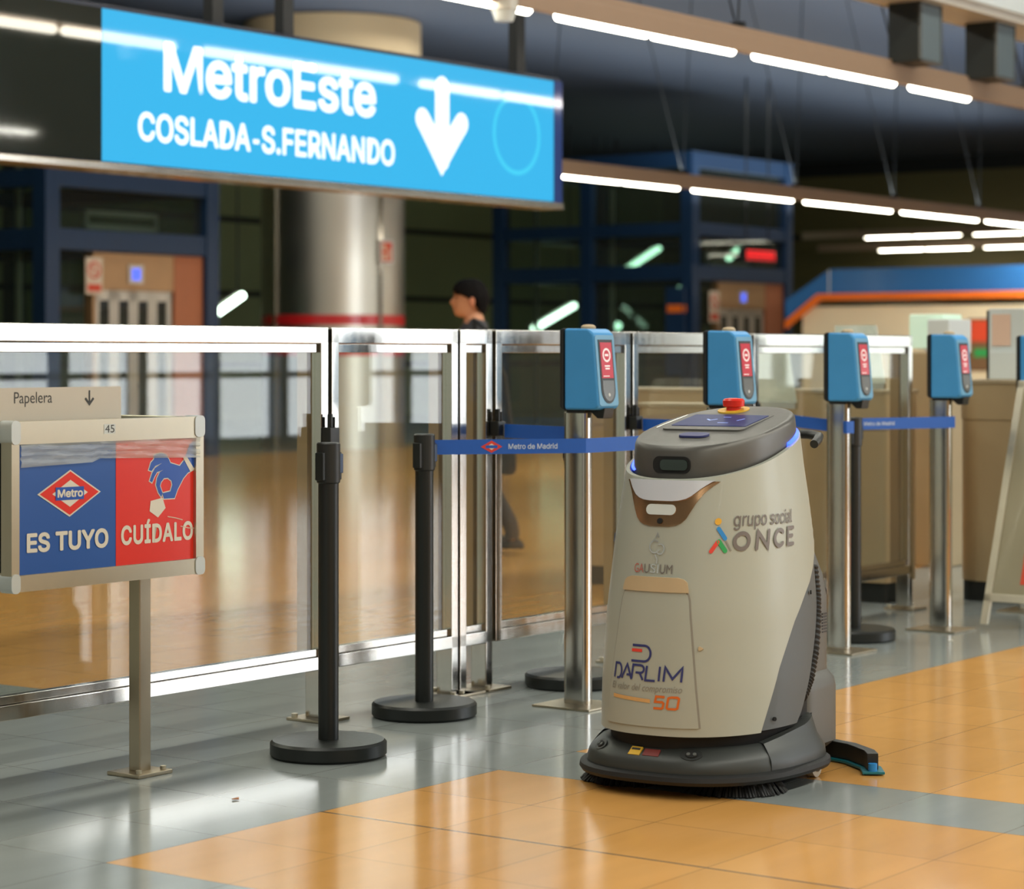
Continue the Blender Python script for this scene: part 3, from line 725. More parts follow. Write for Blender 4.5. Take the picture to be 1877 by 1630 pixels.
# ---------------------------------------------------------------- litter bin frame with poster
bn = thing('litter_bin_frame', 'aluminium litter bin frame on a steel post holding a blue and red poster, at left', 'litter bin', 5.03, 4.985, 0)
BU, BVV = 5.03, 4.985
def bm_(d=0.0): return lambda x, y: (x-BU, 4.9-BVV-d, y)
def b3(x, y, d): return (x-BU, 4.9-BVV-d, y)
po = G().box(-.024, .024, -.022, .022, .01, .62).build('post', M['satin'], bn, bevel=.004)
G().box(-.07, .07, -.065, .065, 0, .012).build('foot_plate', M['satin'], po, bevel=.003)
for bx_, by_ in ((-.05, -.045), (.05, .045), (.05, -.045)): G().cyl((bx_, by_), .009, .012, .022, 10).build('bolt', M['alu'], po)
x0, x1, z0, z1 = 4.447, 5.196, .579, 1.041
dd = .30                                              # depth of the frame box behind its front
al = M['alu']
def bar(a0, a1, c0, c1, nm='frame_bar'):
    return G().prism(rrect(a0, a1, c0, c1, .014, 4), b3, -.03, .012).build(nm, al, bn)
bar(x0, x1, z1-.062, z1); bar(x0, x1, z0, z0+.045); bar(x1-.032, x1, z0, z1); bar(x0, x0+.028, z0, z1)
G().box(x0-BU, x0-BU+.028, -.04, dd, z1-.05, z1).box(x0-BU, x0-BU+.028, -.04, dd, z0, z0+.045).box(x0-BU, x0-BU+.03, dd-.03, dd, z0, z1).build('side_frame', al, bn, bevel=.008)
G().box(x1-BU-.03, x1-BU, -.04, dd, z1-.05, z1).box(x0-BU, x1-BU-.03, dd-.03, dd, z1-.05, z1).build('rear_frame', al, bn, bevel=.008)
G().box(x1-BU-.03, x1-BU, -.04, dd, z0, z0+.045).box(x0-BU, x1-BU-.03, dd-.03, dd, z0, z0+.045).build('lower_frame', al, bn, bevel=.008)
for a0, a1, c0, c1 in ((x1-.038, x1+.003, z1-.06, z1+.003), (x1-.036, x1+.003, z0-.003, z0+.05), (x0-.003, x0+.03, z1-.062, z1+.003), (x0-.003, x0+.03, z0-.003, z0+.05)):
    G().prism(rrect(a0, a1, c0, c1, .014, 4), b3, -.034, .015).build('corner_cap', M['alucap'], bn)
G().box(x0-BU+.002, x1-BU-.005, .05, .055, z0+.04, z1-.05).build('dark_liner', M['kick'], bn)
tp = G().prism(rrect(3.95, 4.915, 1.03, 1.132, .006, 3), b3, -.05, -.046).build('bin_plate', M['plate'], bn)
g = G().flat(text('Papelera', 4.508, 4.648, 1.079, 1.120, 0), bm_(-.0455))
g.flat(stroke([[(4.79, 1.122), (4.79, 1.084)]], .006, False), bm_(-.0455)); g.flat(stroke([[(4.774, 1.1), (4.79, 1.083), (4.806, 1.1)]], .007, False), bm_(-.0453))
g.build('lettering', M['dkprint'], tp, smooth=False)
nb = G().prism([(4.79, 1.0), (4.834, 1.0), (4.834, 1.027), (4.79, 1.027)], b3, .012, .0128).build('number_sticker', M['palepanel'], bn)
G().flat(text('45', 4.794, 4.830, 1.003, 1.025, 0), bm_(.0132)).build('number', M['dkprint'], nb, smooth=False)
# poster, artwork coordinates in 0..1310 x 0..925
PX0, PX1, PZ0, PZ1 = 4.478, 5.181, .622, .980
def art(x, y):                                        # picture sheet coordinates -> sheet fraction
    fx = (x-108)/(1414-108); top = 490-.0305*(x-110); bot = 1460-.0881*(x-105); fy = (bot-y)/(bot-top)
    return PX0+fx*(PX1-PX0), PZ0+fy*(PZ1-PZ0)
def A_(pts): return [art(*p) for p in pts]
pmid = art(795, 900)[0]
ps = G().box(PX0-BU, PX1-BU, 4.9-BVV-.0, 4.9-BVV+.004, PZ0, PZ1).build('poster', M['pblue'], bn, smooth=False)
G().prism([(pmid, PZ0), (PX1, PZ0), (PX1, PZ1), (pmid, PZ1)], b3, .0, .0012).build('red_half', M['pred'], ps, smooth=False)
G().flat(fanvf(A_([(240, 862), (468, 682), (684, 845), (462, 1028)])), bm_(.0016)).build('emblem_outline', M['pwhite'], ps, smooth=False)
G().flat(fanvf(A_([(256, 861), (468, 694), (668, 846), (463, 1014)])), bm_(.0024)).build('emblem_diamond', M['pred'], ps, smooth=False)
G().flat(fanvf(A_([(340, 860), (466, 756), (588, 848), (463, 955)])), bm_(.0032)).build('emblem_core', M['pwhite'], ps, smooth=False)
G().flat(fanvf(A_([(362, 812), (560, 804), (560, 898), (362, 908)])), bm_(.004)).build('emblem_bar', M['phand'], ps, smooth=False)
def arttext(s, corners, bold, sh=0, sp=1.0):                  # quad fit: TL, TR, BR, BL
    v_, f_, d_ = text(s, 0, 1, 0, 1, bold, sh, sp); TL, TR, BR, BL = corners
    out = []
    for a, b in v_:
        xt = TL[0]+(TR[0]-TL[0])*a; yt = TL[1]+(TR[1]-TL[1])*a; xb = BL[0]+(BR[0]-BL[0])*a; yb = BL[1]+(BR[1]-BL[1])*a
        out.append(art(xb+(xt-xb)*b, yb+(yt-yb)*b))
    return out, f_, d_
g = G().flat(arttext('Metro', ((374, 828), (552, 820), (552, 880), (374, 888)), .03), bm_(.0046))
g.flat(arttext('ES TUYO', ((168, 1146), (738, 1112), (738, 1258), (168, 1292)), .030), bm_(.0022))
g.flat(arttext('CUÍDALO', ((830, 1062), (1376, 1030), (1376, 1205), (830, 1246)), .028, 0, 1.06), bm_(.0026))
g.build('lettering', M['pwhite'], ps, smooth=False)
hand = [(1200, 640), (1272, 662), (1322, 600), (1375, 690), (1335, 712), (1300, 752), (1255, 835), (1232, 898), (1150, 902), (1140, 862), (1200, 848), (1214, 800), (1208, 770), (1180, 748), (1150, 752), (1128, 780), (1120, 808), (1140, 862), (1130, 888), (1108, 856), (1090, 800), (1098, 750), (1120, 706), (1145, 690), (1098, 706), (1078, 740), (1060, 782), (1042, 770), (1060, 716), (1082, 676), (1135, 640), (1085, 660), (1056, 698), (1036, 690), (1052, 636), (1076, 610), (1078, 580), (1130, 566), (1168, 582), (1190, 616)]
G().flat(stroke([A_(hand+[hand[0]])], .006, False), bm_(.0022)).build('hand_outline', M['pwhite'], ps, smooth=False)
G().flat(fanvf(A_(hand)), bm_(.003)).build('hand', M['phand'], ps, smooth=False)
G().flat(fanvf(A_([(1318, 590), (1384, 680), (1410, 640), (1410, 470), (1350, 500)])), bm_(.0033)).build('sleeve', M['phand'], ps, smooth=False)
G().flat(fanvf(A_([(1295, 600), (1322, 588), (1384, 684), (1354, 706)])), bm_(.004)).build('cuff', M['pwhite'], ps, smooth=False)
G().flat(fanvf(A_([(1050, 918), (1140, 895), (1164, 970), (1106, 1040), (1042, 994)])), bm_(.0024)).build('crumpled_paper', M['pwhite'], ps, smooth=False)
G().flat(stroke([A_([(1180, 1034), (1240, 1044), (1292, 1058)]), A_([(1280, 1105), (1340, 1118), (1408, 1122)])], .003), bm_(.0032)).build('scratch', M['pinkpaper'], ps, smooth=False)
# wrinkled clear film over the top of the poster
rows = []
for i in range(9):
    r_ = []
    for j in range(25):
        x = 112+j/24*1300; ty = 492-.0305*(x-110); by = 664-.075*(x-110) if x < 640 else 600
        y = ty+(by-ty)*i/8
        ax_, az_ = art(x, y)
        r_.append((ax_-BU, 4.9-BVV-.008-.006*abs(math.sin(i*1.9+j*.22))-.002*random.random(), az_))
    rows.append(r_)
G().loft(rows, False, False, closed=False).build('plastic_film', M['film'], bn)

# ---------------------------------------------------------------- turnstile cabinets, right
def cabinet(u, v, w, l, h, lab, r=.05, yellow=False):
    t = thing('turnstile_cabinet', lab, 'turnstile', u, v, 0, group='turnstile cabinets')
    pr = rrect(0, w, 0, l, r, 8)
    G().loft([[(x, y, z) for x, y in pr] for z in (.10, h-.2)]).build('body', M['cabinet'], t)
    pr2 = rrect(-.004, w+.004, -.004, l+.004, r, 8)
    G().loft([[(x, y, z) for x, y in pr2] for z in (h-.197, h-.02)]).build('upper_casing', M['cabinet'], t)
    pr3 = rrect(-.012, w+.012, -.012, l+.012, r, 8)
    G().loft([[(x, y, z) for x, y in pr3] for z in (h-.02, h)]).build('top_plate', M['cabtop'], t, bevel=.003)
    pr4 = rrect(.02, w-.02, .02, l-.02, r*.6, 8)
    G().loft([[(x, y, z) for x, y in pr4] for z in (0, .1)]).build('kick_plinth', M['kick'], t)
    if yellow: G().box(-.008, -.003, .08, l-.08, h-.15, h-.12).build('yellow_strip', M['yellowline'], t)
    return t
cabinet(10.62, 5.42, .34, 1.9, 1.05, 'brown steel turnstile cabinet behind the rightmost glass barrier panel')
cabinet(9.4, 5.55, .22, .55, 1.0, 'brown turnstile cabinet with a yellow strip, seen through the glass behind the second validator', yellow=True)
cabinet(11.0, 4.3, .8, .96, 1.10, 'round-cornered brown steel cabinet behind the fourth validator and the display board', r=.16)
# glass flaps of the gates
fl0 = None
for u, v, z, ln, lab in ((10.3, 5.75, .98, .42, 'frosted glass gate flap behind the third validator'), (10.75, 5.5, 1.072, .3, 'frosted glass gate flap left of the fourth validator')):
    n = thing('gate_flap', lab, 'gate flap', u, v, z, group='gate glass flaps')
    G().prism([(0, 0), (ln, 0), (ln*.93, .3), (.05, .3)], lambda y, zz, d: (d, y, zz-.0), -.006, .006).build('pane', M['frost'], n, smooth=False)
    G().box(-.012, .012, 0, ln, -.02, .012).build('clamp', M['steel'], n)
    if z < 1: G().box(-.01, .01, ln*.4, ln*.6, -z, -.02).build('support', M['satin'], n)
# machines behind
n = thing('ticket_machine', 'pale mint lit ticket machine top standing behind the fourth validator', 'ticket machine', 12.6, 6.32, 0)
G().box(0.02, .33, -.25, -.02, 0, 1.24).build('body', M['cabinet'], n, bevel=.01)
G().box(.05, .30, -.22, 0, 1.26, 1.46).build('lit_header', M['mintpanel'], n, bevel=.01)
G().box(.0, .3, -.28, -.14, 1.235, 1.43).build('white_header', M['palepanel'], n, bevel=.01)
G().box(.0, .02, -.24, -.20, 1.18, 1.22).build('red_lamp', M['red'], n)
n = thing('leaflet_stand', 'white leaflet stand with pink sheet on the brown cabinet, right', 'leaflet stand', 11.35, 5.22, 1.10)
G().box(0, .025, -.24, 0, 0, .36).build('back_board', M['palepanel'], n, bevel=.004)
G().box(-.006, 0, -.12, -.02, .17, .33).build('pink_sheet', M['pinkpaper'], n)
G().box(-.03, -.006, -.18, -.02, 0, .14).build('leaflet_pocket', M['palepanel'], n, bevel=.004)
G().box(0, .03, 0, .012, 0, .35).build('dark_edge', M['spk'], n)
# A-board
ab = thing('a_frame_board', 'leaning aluminium A-frame notice board at the right edge', 'notice board', *uv(2.09, 10.72), 0, TH-math.pi/2)
def abp(x, h, d, lean=.38, y0=0): return (x, y0+d+h*lean, h)
for s_ in (0, 1):
    f = (lambda x, y, d: abp(x, y, d)) if s_ == 0 else (lambda x, y, d: abp(x, y, -d, -.2, .64))
    nm = 'frame'
    g = G(); g.prism([(0, .02), (.035, .02), (.035, 1.1), (0, 1.1)], f, -.012, .012); g.prism([(.665, .02), (.7, .02), (.7, 1.1), (.665, 1.1)], f, -.012, .012)
    g.prism([(0, .12), (.7, .12), (.7, .155), (0, .155)], f, -.012, .012); g.prism([(0, 1.07), (.7, 1.07), (.7, 1.105), (0, 1.105)], f, -.012, .012)
    g.build('frame', M['alu'], ab, bevel=.003)
    sh_ = G().prism([(.035, .155), (.665, .155), (.665, 1.07), (.035, 1.07)], f, -.004, .004).build('sheet', M['boardgrey'], ab, smooth=False)
    if s_ == 0:
        G().prism([(.16, .2), (.4, .2), (.4, .52), (.16, .52)], f, -.006, -.004).build('red_panel', M['signred'], sh_, smooth=False)
# grit on the floor
lit0 = None
for (px, py), lab in (((432, 1467), 'tiny brown leaf scrap on the grey tiles left of the nearest stanchion'), ((1743, 1176), 'tiny pale paper scrap on the grey tiles at right')):
    Y = 1.22*4400/(py-652); X = (px-938.5)/4400*Y
    n = thing('litter_scrap', lab, 'litter', *uv(X, Y), 0.001)
    G().prism([(-.012, 0), (.004, -.008), (.016, .002), (.006, .008), (-.006, .009)], lambda x, y, d: (x, y, d+.2*abs(x)), 0, .002).build('scrap', M['litter'] if px < 900 else M['paper'], n)

# ---------------------------------------------------------------- cleaning robot
RC = uv(.592, 7.0); RH = math.radians(238.0)
rb = thing('cleaning_robot', 'white and charcoal floor cleaning robot with a grey screen head, on the orange tiles', 'cleaning robot', RC[0], RC[1], 0, RH)
ZS = [.15, .3, .5, .7, .8, .9, 1.0, 1.1]
AF = [.410, .397, .372, .336, .316, .296, .282, .27]
AR = [.36, .36, .36, .345, .33, .315, .305, .295]
BB = [.274, .276, .268, .252, .240, .226, .214, .204]
NE = 2.4
def sec(t, z, off=0.0, n=NE):
    a = np.where(np.cos(t) > 0, np.interp(z, ZS, AF), np.interp(z, ZS, AR))+off; b = np.interp(z, ZS, BB)+off
    c, s = np.cos(t), np.sin(t)
    return a*np.sign(c)*np.abs(c)**(2/n), b*np.sign(s)*np.abs(s)**(2/n)
TT = np.linspace(-2.6, 2.6, 1301)
def theta_of(s, z):
    x, y = sec(TT, z+0*TT); a = np.concatenate(([0], np.cumsum(np.hypot(np.diff(x), np.diff(y))))); a -= a[650]
    return float(np.interp(s, a, TT))
def rs(s, z, off=0.0):
    t = theta_of(s, z); x, y = sec(np.array(t), np.array(z), off); return (float(x), float(y), z)
def rim(x): return .872+.235*(.30-x)
def shell_grid(t0f, t1f, zb, off, nz=26, ntt=70, zt=None):
    rings = []
    for i in range(nz+1):
        k = i/nz; r_ = []
        for j in range(ntt+1):
            zz = zb+(.95-zb)*k
            t = t0f(zz)+(t1f(zz)-t0f(zz))*j/ntt
            for _ in range(3):
                x, y = sec(np.array(t), np.array(min(zz, .9)), off)
                top = rim(float(x)) if zt is None else zt
                z = zz = zb+(top-zb)*k
                t = t0f(z)+(t1f(z)-t0f(z))*j/ntt
            x, y = sec(np.array(t), np.array(z), off)
            r_.append((float(x), float(y), z))
        rings.append(r_)
    return rings
EZ = [.17, .345, .52, .66, .74, .80]; E1 = [1.11, 1.32, 1.62, 2.1, 2.5, 2.75]
E2 = [1.55, 1.80, 2.13, 2.45, 2.75, 2.8]
e1 = lambda z: float(np.interp(z, EZ, E1)); e2 = lambda z: float(np.interp(z, EZ, E2))
rg = shell_grid(lambda z: -e1(z), e1, .168, 0)
lip = []
for x, y, z in rg[-1]: lip.append((x*.965, y*.955, z+.002))
lip2 = [(x*.945, y*.93, z-.012) for x, y, z in rg[-1]]
under = [(x*.96, y*.95, z) for x, y, z in rg[0]]
G().loft([under]+rg+[lip, lip2], False, False, closed=False).build('body_shell', M['white'], rb)
for sgn in (1, -1):
    rgp = shell_grid(lambda z: sgn*(e1(z)-.14), lambda z: sgn*e2(z), .172, -.006, 22, 14, .80)
    G().loft(rgp, False, False, closed=False).build('side_panel', M['panel'], rb)
    g = G()
    for z in (.535, .20):
        t = sgn*(e1(z)+.12); x, y = sec(np.array(t), np.array(z), .0)
        g.tube([(float(x)*.99, float(y)*.99, z), (float(x)*1.004, float(y)*1.004, z)], .006, 10)
    g.build('screw', M['core'], rb)
ts = np.linspace(-math.pi, math.pi, 61)[:-1]
def ring(off, z, n=NE, sx=1, sy=1):
    x, y = sec(ts, z+0*ts, off, n); return [(float(a)*sx, float(b)*sy, z) for a, b in zip(x, y)]
G().loft([ring(-.035, z) for z in (.10, .3, .5, .7, .8)]).build('inner_core', M['core'], rb)
# rear tower
def rsec(xr, xf, w, z, n=5):
    xc = (xr+xf)/2; a = (xf-xr)/2
    return [(xc+a*np.sign(math.cos(t))*abs(math.cos(t))**(2/n), w*np.sign(math.sin(t))*abs(math.sin(t))**(2/n), z) for t in ts]
rear = G().loft([rsec(-.375, -.13, .21, .055), rsec(-.395, -.11, .232, .075), rsec(-.395, -.11, .232, .235), rsec(-.388, -.12, .228, .262), rsec(-.372, -.15, .208, .285), rsec(-.368, -.20, .206, .36), rsec(-.366, -.235, .203, .5), rsec(-.352, -.25, .192, .57), rsec(-.325, -.25, .165, .66), rsec(-.31, -.24, .15, .78), rsec(-.30, -.22, .14, .90)])
ro = rear.build('rear_housing', M['rear'], rb)
g = G()
for k in range(7): g.box(-.33, -.295, .198, .2065, .395+k*.009, .399+k*.009)
g.build('vent_slots', M['blackpl'], ro)
G().tube([(-.28, .195, .49), (-.28, .2065, .49)], .006, 10).build('screw', M['core'], ro)
G().box(-.272, -.268, .20, .2065, .36, .46).build('panel_seam', M['panel'], ro)
for sgn in (1, -1):
    pts = []; rr = []
    hp = [(-.235, .20, .60), (-.222, .216, .52), (-.19, .232, .45), (-.145, .246, .36), (-.10, .252, .29), (-.06, .252, .245), (-.015, .244, .215)]
    hp = [Vector(p) for p in hp]
    seglen = 12
    for i in range(len(hp)-1):
        for k in range(seglen):
            pts.append(hp[i].lerp(hp[i+1], k/seglen)*1.0); rr.append(.019 if k % 2 else .0155)
    pts = [Vector((p.x, p.y*sgn, p.z)) for p in pts]
    hs = G().tube(pts, rr, 12).build('drain_hose', M['rubber'], rb)
    G().cyl((.0, .24*sgn), .013, .19, .206, 14).build('hose_cap', M['red'], hs)
# head
hd = []
def hring(sx, dz, top=False):
    out = []
    for t in ts:
        x, y = sec(np.array(t), np.array(.93), -.012)
        x, y = float(x), float(y)
        side = min(1.0, abs(math.sin(t))**2*1.2) if math.cos(t) < .75 else .2
        k = sx*(1-.02*side)
        base = rim(x)
        tz = .966+.175*(.275-x)
        z = base+dz if not top else tz+dz
        out.append((x*k, y*k, z))
    return out
def hmix(sx, f, dz=0):
    a = hring(sx, -.02); b = hring(sx, 0, True); return [(p[0], p[1], p[2]+(q[2]-p[2])*f+dz) for p, q in zip(a, b)]
G().loft([hmix(.95, -.05), hmix(.985, .0), hmix(.992, .12), hmix(.988, .55), hmix(.978, .84), hmix(.966, .93), hmix(.948, .985), hmix(.925, 1.0), hmix(.90, 1.003)]).build('head_cover', M['head'], rb)
for a0, a1 in ((1.72, 2.6), (-2.6, -.66)):
    ra = []; rb_ = []; rc_ = []
    for k in range(40):
        t = a0+(a1-a0)*k/39; x, y = sec(np.array(t), np.array(.93), 0); x, y = float(x), float(y); z = rim(x)
        ra.append((x*.962, y*.958, z+.004)); rb_.append((x*.925, y*.92, z+.010)); rc_.append((x*.925, y*.92, z-.02))
    G().loft([ra, rb_, rc_], False, False, closed=False).build('light_ring', M['led'], rb)
def htop(x, y, d=0.0): return (x, y, .966+.175*(.275-x)+d)
hm = lambda x, y, d: htop(x, y, d)
# touch screen with raised frame
G().prism(rrect(-.165, .065, -.145, .118, .02), hm, -.004, .004).build('screen_bezel', M['head'], rb)
sc = G().prism(rrect(-.14, .02, -.135, .108, .006), hm, .003, .0055).build('touch_screen', M['screen'], rb, smooth=False)
g = G()
def hf(x, y): return htop(x, y, .0062)
g.flat(stroke([[(-.07, -.06), (-.055, -.045), (-.07, -.03)], [(-.055, .045), (-.08, .055)], [(-.10, -.02), (-.10, .0)], [(-.02, .0), (-.02, .03)]], .006), hf)
g.build('screen_icons', M['icon'], sc, smooth=False)
G().prism(rrect(.105, .155, -.045, .045, .022), hm, -.002, .0035).build('menu_key', M['navy'], rb)
G().flat(stroke([[(.06, -.16), (.02, -.162), (-.13, -.158)]], .004), hf).build('screen_edge', M['silver'], sc, smooth=False)
bt = G().prism(ellipse(-.21, -.045, .048, .048, 32), hm, -.002, .008).build('emergency_ring', M['yellow'], rb)
g = G()
rgs = [[(-.21+r*math.cos(2*math.pi*k/28), -.045+r*math.sin(2*math.pi*k/28), htop(-.21, -.045, d)[2]) for k in range(28)] for r, d in ((.022, .0), (.022, .015), (.032, .017), (.033, .034), (.028, .040), (.012, .042))]
g.loft(rgs).build('emergency_button', M['red'], bt)
# front sensor slot in the head
def headpt(yy, zz, off):
    x = .277*(1-(abs(yy)/.208)**2.4)**(1/2.4)
    return (x+off-(.002 if zz > .93 else 0), yy, zz)
G().prism(rrect(-.055, .062, .888, .936, .02, 6), lambda x, y, d: headpt(x, y, d), -.01, .004).build('sensor_slot', M['core'], rb)
G().prism(rrect(-.03, .055, .897, .927, .012, 6), lambda x, y, d: headpt(x, y, d), -.01, .0055).build('slot_lens', pm('green_black_lens', (22, 40, 32), .12, 0, .1, 20, coat=.5), rb)
# surface patches
def patch(rows, off, nm, mat, par, edge=True, cols=14):
    """rows: (z, s0, s1) from bottom to top; lifted by off with rolled edges"""
    rings = []
    rr = [(rows[0][0], rows[0][1], rows[0][2], 0)] + [(a, b, c, 1) for a, b, c in rows] + [(rows[-1][0], rows[-1][1], rows[-1][2], 0)]
    for z, a, b, l in rr:
        line = [rs(a, z, -.002)]
        for j in range(cols+1): line.append(rs(a+(b-a)*j/cols, z, off if l else -.002))
        line.append(rs(b, z, -.002)); rings.append(line)
    return G().loft(rings, False, False, closed=False).build(nm, mat, par)
CC = -.006
bowl = [(.742, CC-.03, CC+.03), (.746, CC-.052, CC+.052), (.753, CC-.066, CC+.066), (.765, CC-.079, CC+.079), (.785, CC-.09, CC+.09), (.81, CC-.102, CC+.104), (.835, CC-.115, CC+.122), (.855, CC-.13, CC+.145), (.868, CC-.142, CC+.165)]
bw = patch(bowl, .003, 'sensor_bowl', M['bronze'], rb)
def rsm(off): return lambda x, y: rs(x, y, off)
def rs3(x, y, d): return rs(x, y, d)
G().prism(rrect(CC-.045, CC+.047, .774, .803, .0144, 6), rs3, 0, .006).build('sensor_window', M['palepanel'], bw)
lens = G().prism(ellipse(CC+.002, .757, .008, .008, 18), rs3, 0, .007).build('camera_lens', M['core'], bw)
vis = [(.813, CC-.035, CC+.035), (.815, CC-.055, CC+.055), (.820, CC-.072, CC+.074), (.828, CC-.086, CC+.088), (.838, CC-.096, CC+.10), (.848, CC-.105, CC+.112), (.858, CC-.112, CC+.126), (.868, CC-.12, CC+.142), (.8705, CC-.122, CC+.15)]
patch(vis, .009, 'visor', M['visor'], rb)
# front service panel with rounded top
fp_rows = []
for z in [.192, .25, .3, .35, .4, .45, .5, .54, .555, .565, .572, .577, .58]:
    k = (.585-z)/.39; w = .1+.052*k; cr = 0
    if z > .54: cr = .04*(1-math.sqrt(max(0, 1-((z-.54)/.04)**2)))
    fp_rows.append((z, CC-w+cr, CC+w-cr))
grv = [(z, a-.006, b+.006) for z, a, b in fp_rows]; grv[-1] = (.586, grv[-1][1], grv[-1][2])
patch(grv, .0012, 'panel_groove', M['greyprint2'], rb, cols=20)
fpn = patch(fp_rows, .004, 'front_panel', M['white'], rb, cols=20)
top_band = [(z, a-.012, b+.012) for z, a, b in [(.562, CC-.092, CC+.092), (.575, CC-.09, CC+.09), (.590, CC-.086, CC+.086), (.598, CC-.076, CC+.076), (.602, CC-.06, CC+.06)]]
patch(top_band, .008, 'panel_grip', M['tan'], rb)
patch([(.405, CC+.142, CC+.146), (.41, CC+.14, CC+.156), (.416, CC+.142, CC+.146)], .004, 'panel_catch', M['tan'], rb, cols=4)
# printed marks on the shell
PO = .0055
G().flat(text('GA', -.0765, -.044, .612, .637, .0), rsm(.0025)).build('printed_mark', M['pinkprint'], rb, smooth=False)
G().flat(text('SI', -.022, .004, .612, .637, .0), rsm(.0025)).build('printed_mark', M['silver'], rb, smooth=False)
g = G(); g.flat(text('U', -.042, -.025, .612, .637, 0), rsm(.0025)); g.flat(text('UM', .008, .046, .612, .637, .0), rsm(.0025)); g.build('printed_mark', M['greyprint'], rb, smooth=False)
g = G(); g.flat(stroke([arc(CC-.008, .685, .016, .017, 60, 330), arc(CC+.010, .679, .012, .014, -150, 120)], .004), rsm(.0025)); g.flat(stroke([[(CC-.006, .712), (CC-.002, .722), (CC+.002, .712)], [(CC-.004, .662), (CC+.003, .65), (CC+.002, .64)]], .004), rsm(.0025))
g.build('emblem', M['silver'], rb, smooth=False)
# company mark on the front panel
s0 = CC
def dl(lines): return [[(s0-.118+x*.222, .318+y*.040) for x, y in l] for l in lines]
D_ = [[(0, 0), (.02, 1), (.08, 1)]+[(.08+.05*math.sin(math.radians(a)), .5+.5*math.cos(math.radians(a))) for a in range(15, 181, 15)]+[(.05, 0)]]
A1 = [[(.14, 0), (.225, 1), (.30, 0)], [(.22, .28), (.285, .28)]]
R1 = [[(.30, 0), (.32, 1), (.43, 1)]+[(.43+.05*math.sin(math.radians(a)), .74+.26*math.cos(math.radians(a))) for a in range(30, 181, 30)]+[(.36, .48)], [(.42, .48), (.47, 0)]]
L1 = [[(.52, 1), (.505, 0), (.64, 0)]]
I1 = [[(.70, 1), (.69, 0)]]
M1 = [[(.755, 0), (.77, 1), (.87, .2), (.99, 1), (.98, 0)]]
G().flat(stroke(dl(D_+A1+R1+L1+I1+M1), .0062, False), rsm(PO)).build('company_lettering', M['navy'], fpn, smooth=False)
cx_ = CC-.048
g = G().flat(stroke([[(cx_-.005, .412), (cx_+.035, .412)]+arc(cx_+.035, .3905, .019, .0215, 90, -90, 10)+[(cx_-.007, .369)]], .0065, False), rsm(PO)); g.build('company_symbol', M['navy'], fpn, smooth=False)
G().flat(stroke([[(cx_-.007, .3985), (cx_+.027, .3985)]], .0085, False), rsm(PO)).build('symbol_bar', M['redprint'], fpn, smooth=False)
G().flat(text('El valor del compromiso', CC-.126, CC+.104, .282, .307, 0, .25), rsm(PO)).build('tagline', M['greyprint2'], fpn, smooth=False)
G().flat(stroke([[(CC-.118, .268), (CC+.012, .262)]], .010, False), rsm(PO)).build('orange_stroke', M['paleorange'], fpn, smooth=False)
n50 = [[(.42, 1), (.06, 1), (.02, .55), (.33, .55), (.38, .45), (.35, .06), (.3, 0), (-.04, 0)], [(.66, 1), (.94, 1), (1.0, .9), (.95, .1), (.87, 0), (.58, 0), (.52, .1), (.57, .9), (.66, 1)]]
G().flat(stroke([[(CC+.026+x*.070, .244+y*.032) for x, y in l] for l in n50], .0065, False), rsm(PO)).build('model_number', M['orangeprint'], fpn, smooth=False)
# social group mark on the left flank
g = lambda: G()
def seg(a, b, w, m, nm): G().flat(stroke([[a, b]], w), rsm(.0025)).build(nm, m, rb, smooth=False)
G().flat(fanvf(ellipse(.163, .758, .0095, .0095, 22)), rsm(.0025)).build('figure_head', M['yelprint'], rb, smooth=False)
seg((.166, .738), (.187, .711), .0115, M['bluprint'], 'figure_arm')
seg((.166, .701), (.150, .676), .0115, M['redprint'], 'figure_leg')
seg((.170, .703), (.190, .677), .0125, M['grnprint'], 'figure_leg')
seg((.191, .703), (.207, .678), .004, M['greyprint2'], 'figure_cane')
G().flat(text('grupo social', .209, .4635, .733, .783, -.004), rsm(.0025)).build('mark_small_lettering', M['greyprint'], rb, smooth=False)
O1 = [arc(.240, .7025, .0235, .0215, 0, 360, 24)]
N1 = [[(.293, .680), (.295, .726), (.338, .681), (.340, .727)]]
C1 = [arc(.393, .7045, .024, .022, 45, 315, 16)]
E_ = [[(.472, .729), (.439, .729), (.439, .684), (.473, .684)], [(.441, .707), (.466, .707)]]
G().flat(stroke(O1+N1+C1, .0115), rsm(.0025)).flat(stroke(E_, .0105), rsm(.0025)).build('mark_large_lettering', M['greyprint'], rb, smooth=False)
G().flat(text('EW', -.275, -.222, .684, .710, .02, .2), rsm(.0025)).build('right_flank_lettering', M['bluprint'], rb, smooth=False)
# seam lines of the shell
for a in (.134,):
    pass
